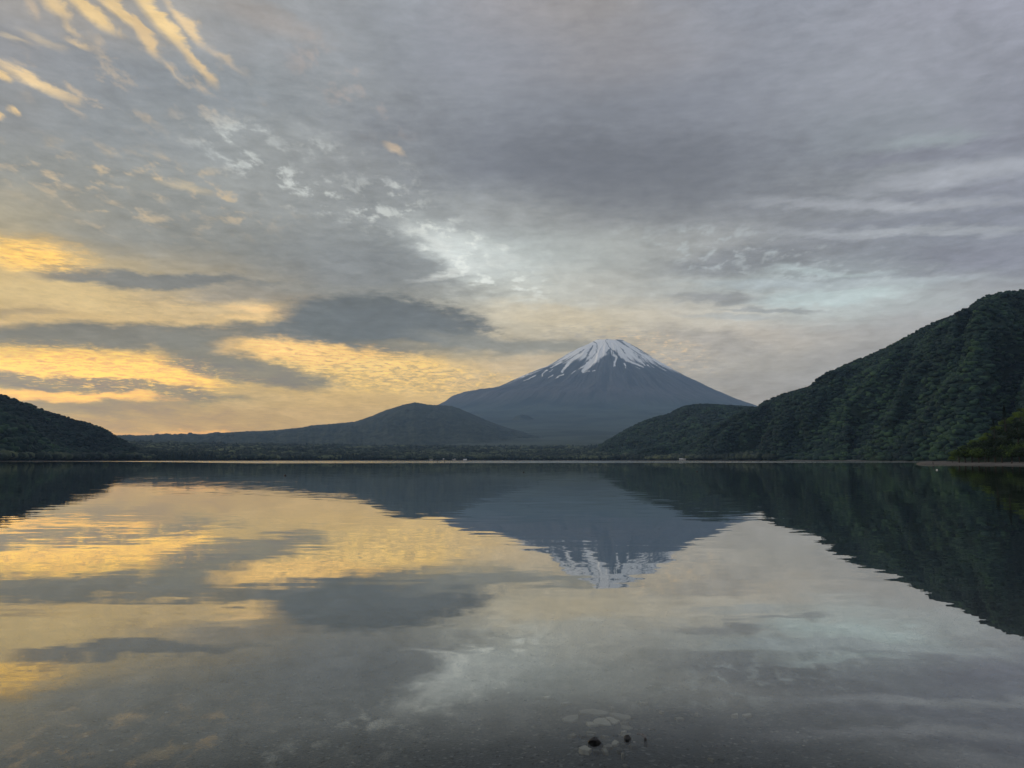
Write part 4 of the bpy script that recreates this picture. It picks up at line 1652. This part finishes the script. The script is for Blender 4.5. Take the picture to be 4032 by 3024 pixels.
rock([(858, 652), (880, 640), (962, 645), (930, 665)], .034, 'black angular rock tip, largest one poking out of the shallow water', 3)
rock([(1138, 622), (1195, 620), (1165, 626)], .026, 'smaller black rock tip to the right of the largest one', 8)
rock([(1296, 630), (1320, 630), (1308, 634)], .012, 'tiny black rock tip at the end of the curved driftwood', 13)

# curved driftwood stick between the rocks
dz_ = (-.020, -.012, -.008, -.012, -.022)
pts = [(*on_plane(*zq_(zx, zy), dz_[k]), dz_[k]) for k, (zx, zy) in enumerate([(1238, 592), (1262, 584), (1288, 597), (1310, 616), (1322, 632)])]
c0 = Vector(pts[2])
lm = skin_mesh('driftwood', [tuple(Vector(p) - c0) for p in pts], [(k, k + 1) for k in range(4)], [.007, .010, .011, .009, .005])
lm.materials.append(M_log)
lo_ = link('driftwood', lm)
lo_.location = c0
tag(lo_, 'short curved brown driftwood just under the water beside the rocks', 'driftwood')

stones = [
    ([(992, 447), (1035, 448), (1110, 480), (1060, 505), (1035, 495)], 'pointed pale slab in the middle of the upper stone patch', 2),
    ([(890, 480), (925, 458), (985, 455), (1030, 490), (1035, 515), (960, 510), (900, 500)], 'broad pale slab left of the pointed slab', 2),
    ([(838, 487), (885, 492), (935, 512), (870, 518), (855, 512)], 'ragged pale slab at the left below the broad slab', 2),
    ([(780, 400), (830, 388), (900, 385), (1000, 405), (1020, 420), (940, 432), (850, 425), (790, 418)], 'long pale slab farthest out at the top of the stone patch', 1),
    ([(1020, 415), (1090, 418), (1190, 440), (1195, 460), (1150, 472), (1080, 450)], 'long pale slab at the upper right of the stone patch', 1),
    ([(1110, 488), (1180, 485), (1165, 500), (1120, 498)], 'small pale stone right of the pointed slab', 1),
    ([(1115, 515), (1180, 520), (1215, 540), (1180, 552), (1120, 538)], 'brownish slab below the small stone right of the pointed slab', 1),
    ([(650, 460), (700, 435), (780, 430), (775, 465), (730, 490), (670, 485)], 'dim pale slab at the left end of the stone patch', 1),
    ([(1115, 560), (1160, 558), (1150, 572), (1120, 570)], 'small bright stone above the smaller black rock', 2),
    ([(1090, 585), (1190, 578), (1195, 590), (1130, 602)], 'narrow pale stone touching the smaller black rock from behind', 1),
    ([(690, 590), (730, 580), (770, 590), (740, 602)], 'dim round stone alone left of the largest black rock', 1),
    ([(780, 575), (825, 565), (835, 600), (800, 608)], 'dim blocky stone up left of the largest black rock', 0),
    ([(840, 562), (920, 572), (915, 580), (850, 575)], 'narrow pale stone above the largest black rock, upper of two', 1),
    ([(845, 585), (905, 588), (900, 597), (848, 596)], 'narrow pale stone above the largest black rock, lower of two', 1),
    ([(950, 592), (1000, 595), (1025, 608), (985, 606)], 'thin pale stone between the two black rocks', 1),
    ([(1040, 655), (1065, 630), (1100, 648), (1080, 668), (1050, 670)], 'bright tan stone right of the largest black rock', 2),
    ([(970, 680), (1010, 658), (1055, 672), (1040, 690), (990, 692)], 'pale stone touching the bright tan stone on its left', 1),
    ([(780, 692), (830, 672), (885, 700), (860, 720), (810, 712)], 'tan slab below the largest black rock', 2),
    ([(960, 695), (1000, 698), (1018, 725), (990, 728)], 'tan wedge stone at the near edge of the stone patch', 1),
    ([(890, 710), (940, 705), (940, 722), (900, 724)], 'small grey stone right of the tan slab', 0),
    ([(1175, 665), (1230, 660), (1245, 680), (1200, 685)], 'dim stone below and right of the smaller black rock', 0),
    ([(1120, 655), (1150, 655), (1150, 670), (1125, 668)], 'small dim stone just below the smaller black rock', 0),
    ([(1080, 700), (1120, 695), (1125, 715), (1090, 718)], 'dim square stone at the lower right of the stone patch', 0),
    ([(1115, 735), (1140, 728), (1135, 750), (1120, 750)], 'small upright looking stone nearest the viewer below the patch', 1),
    ([(495, 290), (530, 283), (560, 290), (530, 300)], 'small bright stone far out at the upper left of the patch', 2),
    ([(635, 340), (690, 330), (725, 338), (660, 347)], 'flat dim stone far out left, nearer than the small bright one', 1),
    ([(1025, 362), (1055, 368), (1060, 382), (1040, 384)], 'small dim stone just beyond the upper right slab', 1),
    ([(1255, 330), (1330, 333), (1330, 342), (1270, 342)], 'long thin dim stone far out to the right of the patch', 1),
    ([(1535, 452), (1590, 450), (1618, 466), (1560, 472)], 'pale flat stone lying alone right of the stone patch', 1),
    ([(1985, 430), (2040, 422), (2030, 438)], 'small pale stone at the far right of the shallows, left of a pair', 2),
    ([(2070, 430), (2130, 420), (2150, 432), (2090, 442)], 'small pale stone at the far right of the shallows, right of a pair', 2),
    ([(1415, 398), (1460, 405), (1440, 418)], 'tiny pale stone up left of the lone flat stone', 1),
    ([(1695, 418), (1735, 420), (1720, 432)], 'tiny pale stone up right of the lone flat stone', 1),
    ([(1798, 770), (1850, 780), (1840, 792)], 'small grey stone near the viewer in the lower right shallows', 1),
]
M_stones = [plain('flat_stone', c, .8, .25, 14) for c in ((.05, .047, .042), (.13, .118, .10), (.23, .205, .17))]
for k, (poly, lab, br) in enumerate(stones):
    cx_ = sum(p[0] for p in poly) / len(poly)
    cy_ = sum(p[1] for p in poly) / len(poly)
    z = -.1
    for _ in range(6):
        x, y = on_plane(*zq_(cx_, cy_), z)
        z = bed_z(x, y)
    ztop = z + .022 + .004 * (k % 3)
    P = [on_plane(*zq_(*p), ztop) for p in poly]
    o = prism('stone', P, z - .012, ztop, .12, M_stones[br], 900 + k)
    tag(o, lab, 'stone', 'flat stones under the shallow water')

# pebbles over the whole shallow bed
VP, FP = ico(1)
rq = np.random.default_rng(77)
npb = 5200
aq = np.radians(rq.uniform(-36, 36, npb))
dq = 4.2 + 9 * rq.uniform(0, 1, npb) ** 1.6
xq, yq = dq * np.sin(aq) / np.cos(aq), dq
zq = ground_z(xq, yq)
sq = rq.uniform(.004, .013, npb) * (1 + (rq.uniform(size=npb) > .96) * 1.2)
PV = VP[None] * (1 + (rq.uniform(size=(npb, len(VP))) - .5)[:, :, None] * .5) * sq[:, None, None] * np.stack([rq.uniform(.8, 1.7, npb), rq.uniform(.8, 1.3, npb), rq.uniform(.3, .7, npb)], -1)[:, None, :]
PV = PV + np.stack([xq, yq, zq + .002], -1)[:, None, :]
pf = (FP[None] + (np.arange(npb) * len(VP))[:, None, None]).reshape(-1, 3)
pm = np_mesh('pebbles', PV.reshape(-1, 3), pf, {'tint': np.repeat(rq.uniform(0, 1, npb) ** 4, len(VP))})
mpb, Tp, bp_ = material('pebbles')
atp = Tp.new('ShaderNodeAttribute', attribute_name='tint')
Tp.put(bp_.inputs['Base Color'], Tp.ramp(atp.outputs['Fac'], [(0, (.025, .025, .025)), (.6, (.05, .047, .045)), (1, (.26, .245, .225))]))
bp_.inputs['Roughness'].default_value = .8
tag(link('pebbles', pm, mpb), 'small mixed pebbles on the shallow lake bed', kind='stuff')

# ------------------------------------------------------------------ air
hz = link('haze', box_mesh('haze', -21000, 21000, -600, 27600, -30, 3300), smooth=False)
hm = bpy.data.materials.new('haze')
hm.use_nodes = True
TH_ = NT(hm.node_tree)
TH_.n.clear()
pv = TH_.new('ShaderNodeVolumePrincipled')
pv.inputs['Color'].default_value = (.44, .68, 1.0, 1)
pv.inputs['Density'].default_value = HAZE_D
pv.inputs['Anisotropy'].default_value = 0.1
oh = TH_.new('ShaderNodeOutputMaterial')
TH_.l.new(pv.outputs[0], oh.inputs['Volume'])
hz.data.materials.append(hm)
tag(hz, 'thin blue morning air over the lake and mountain', kind='stuff')
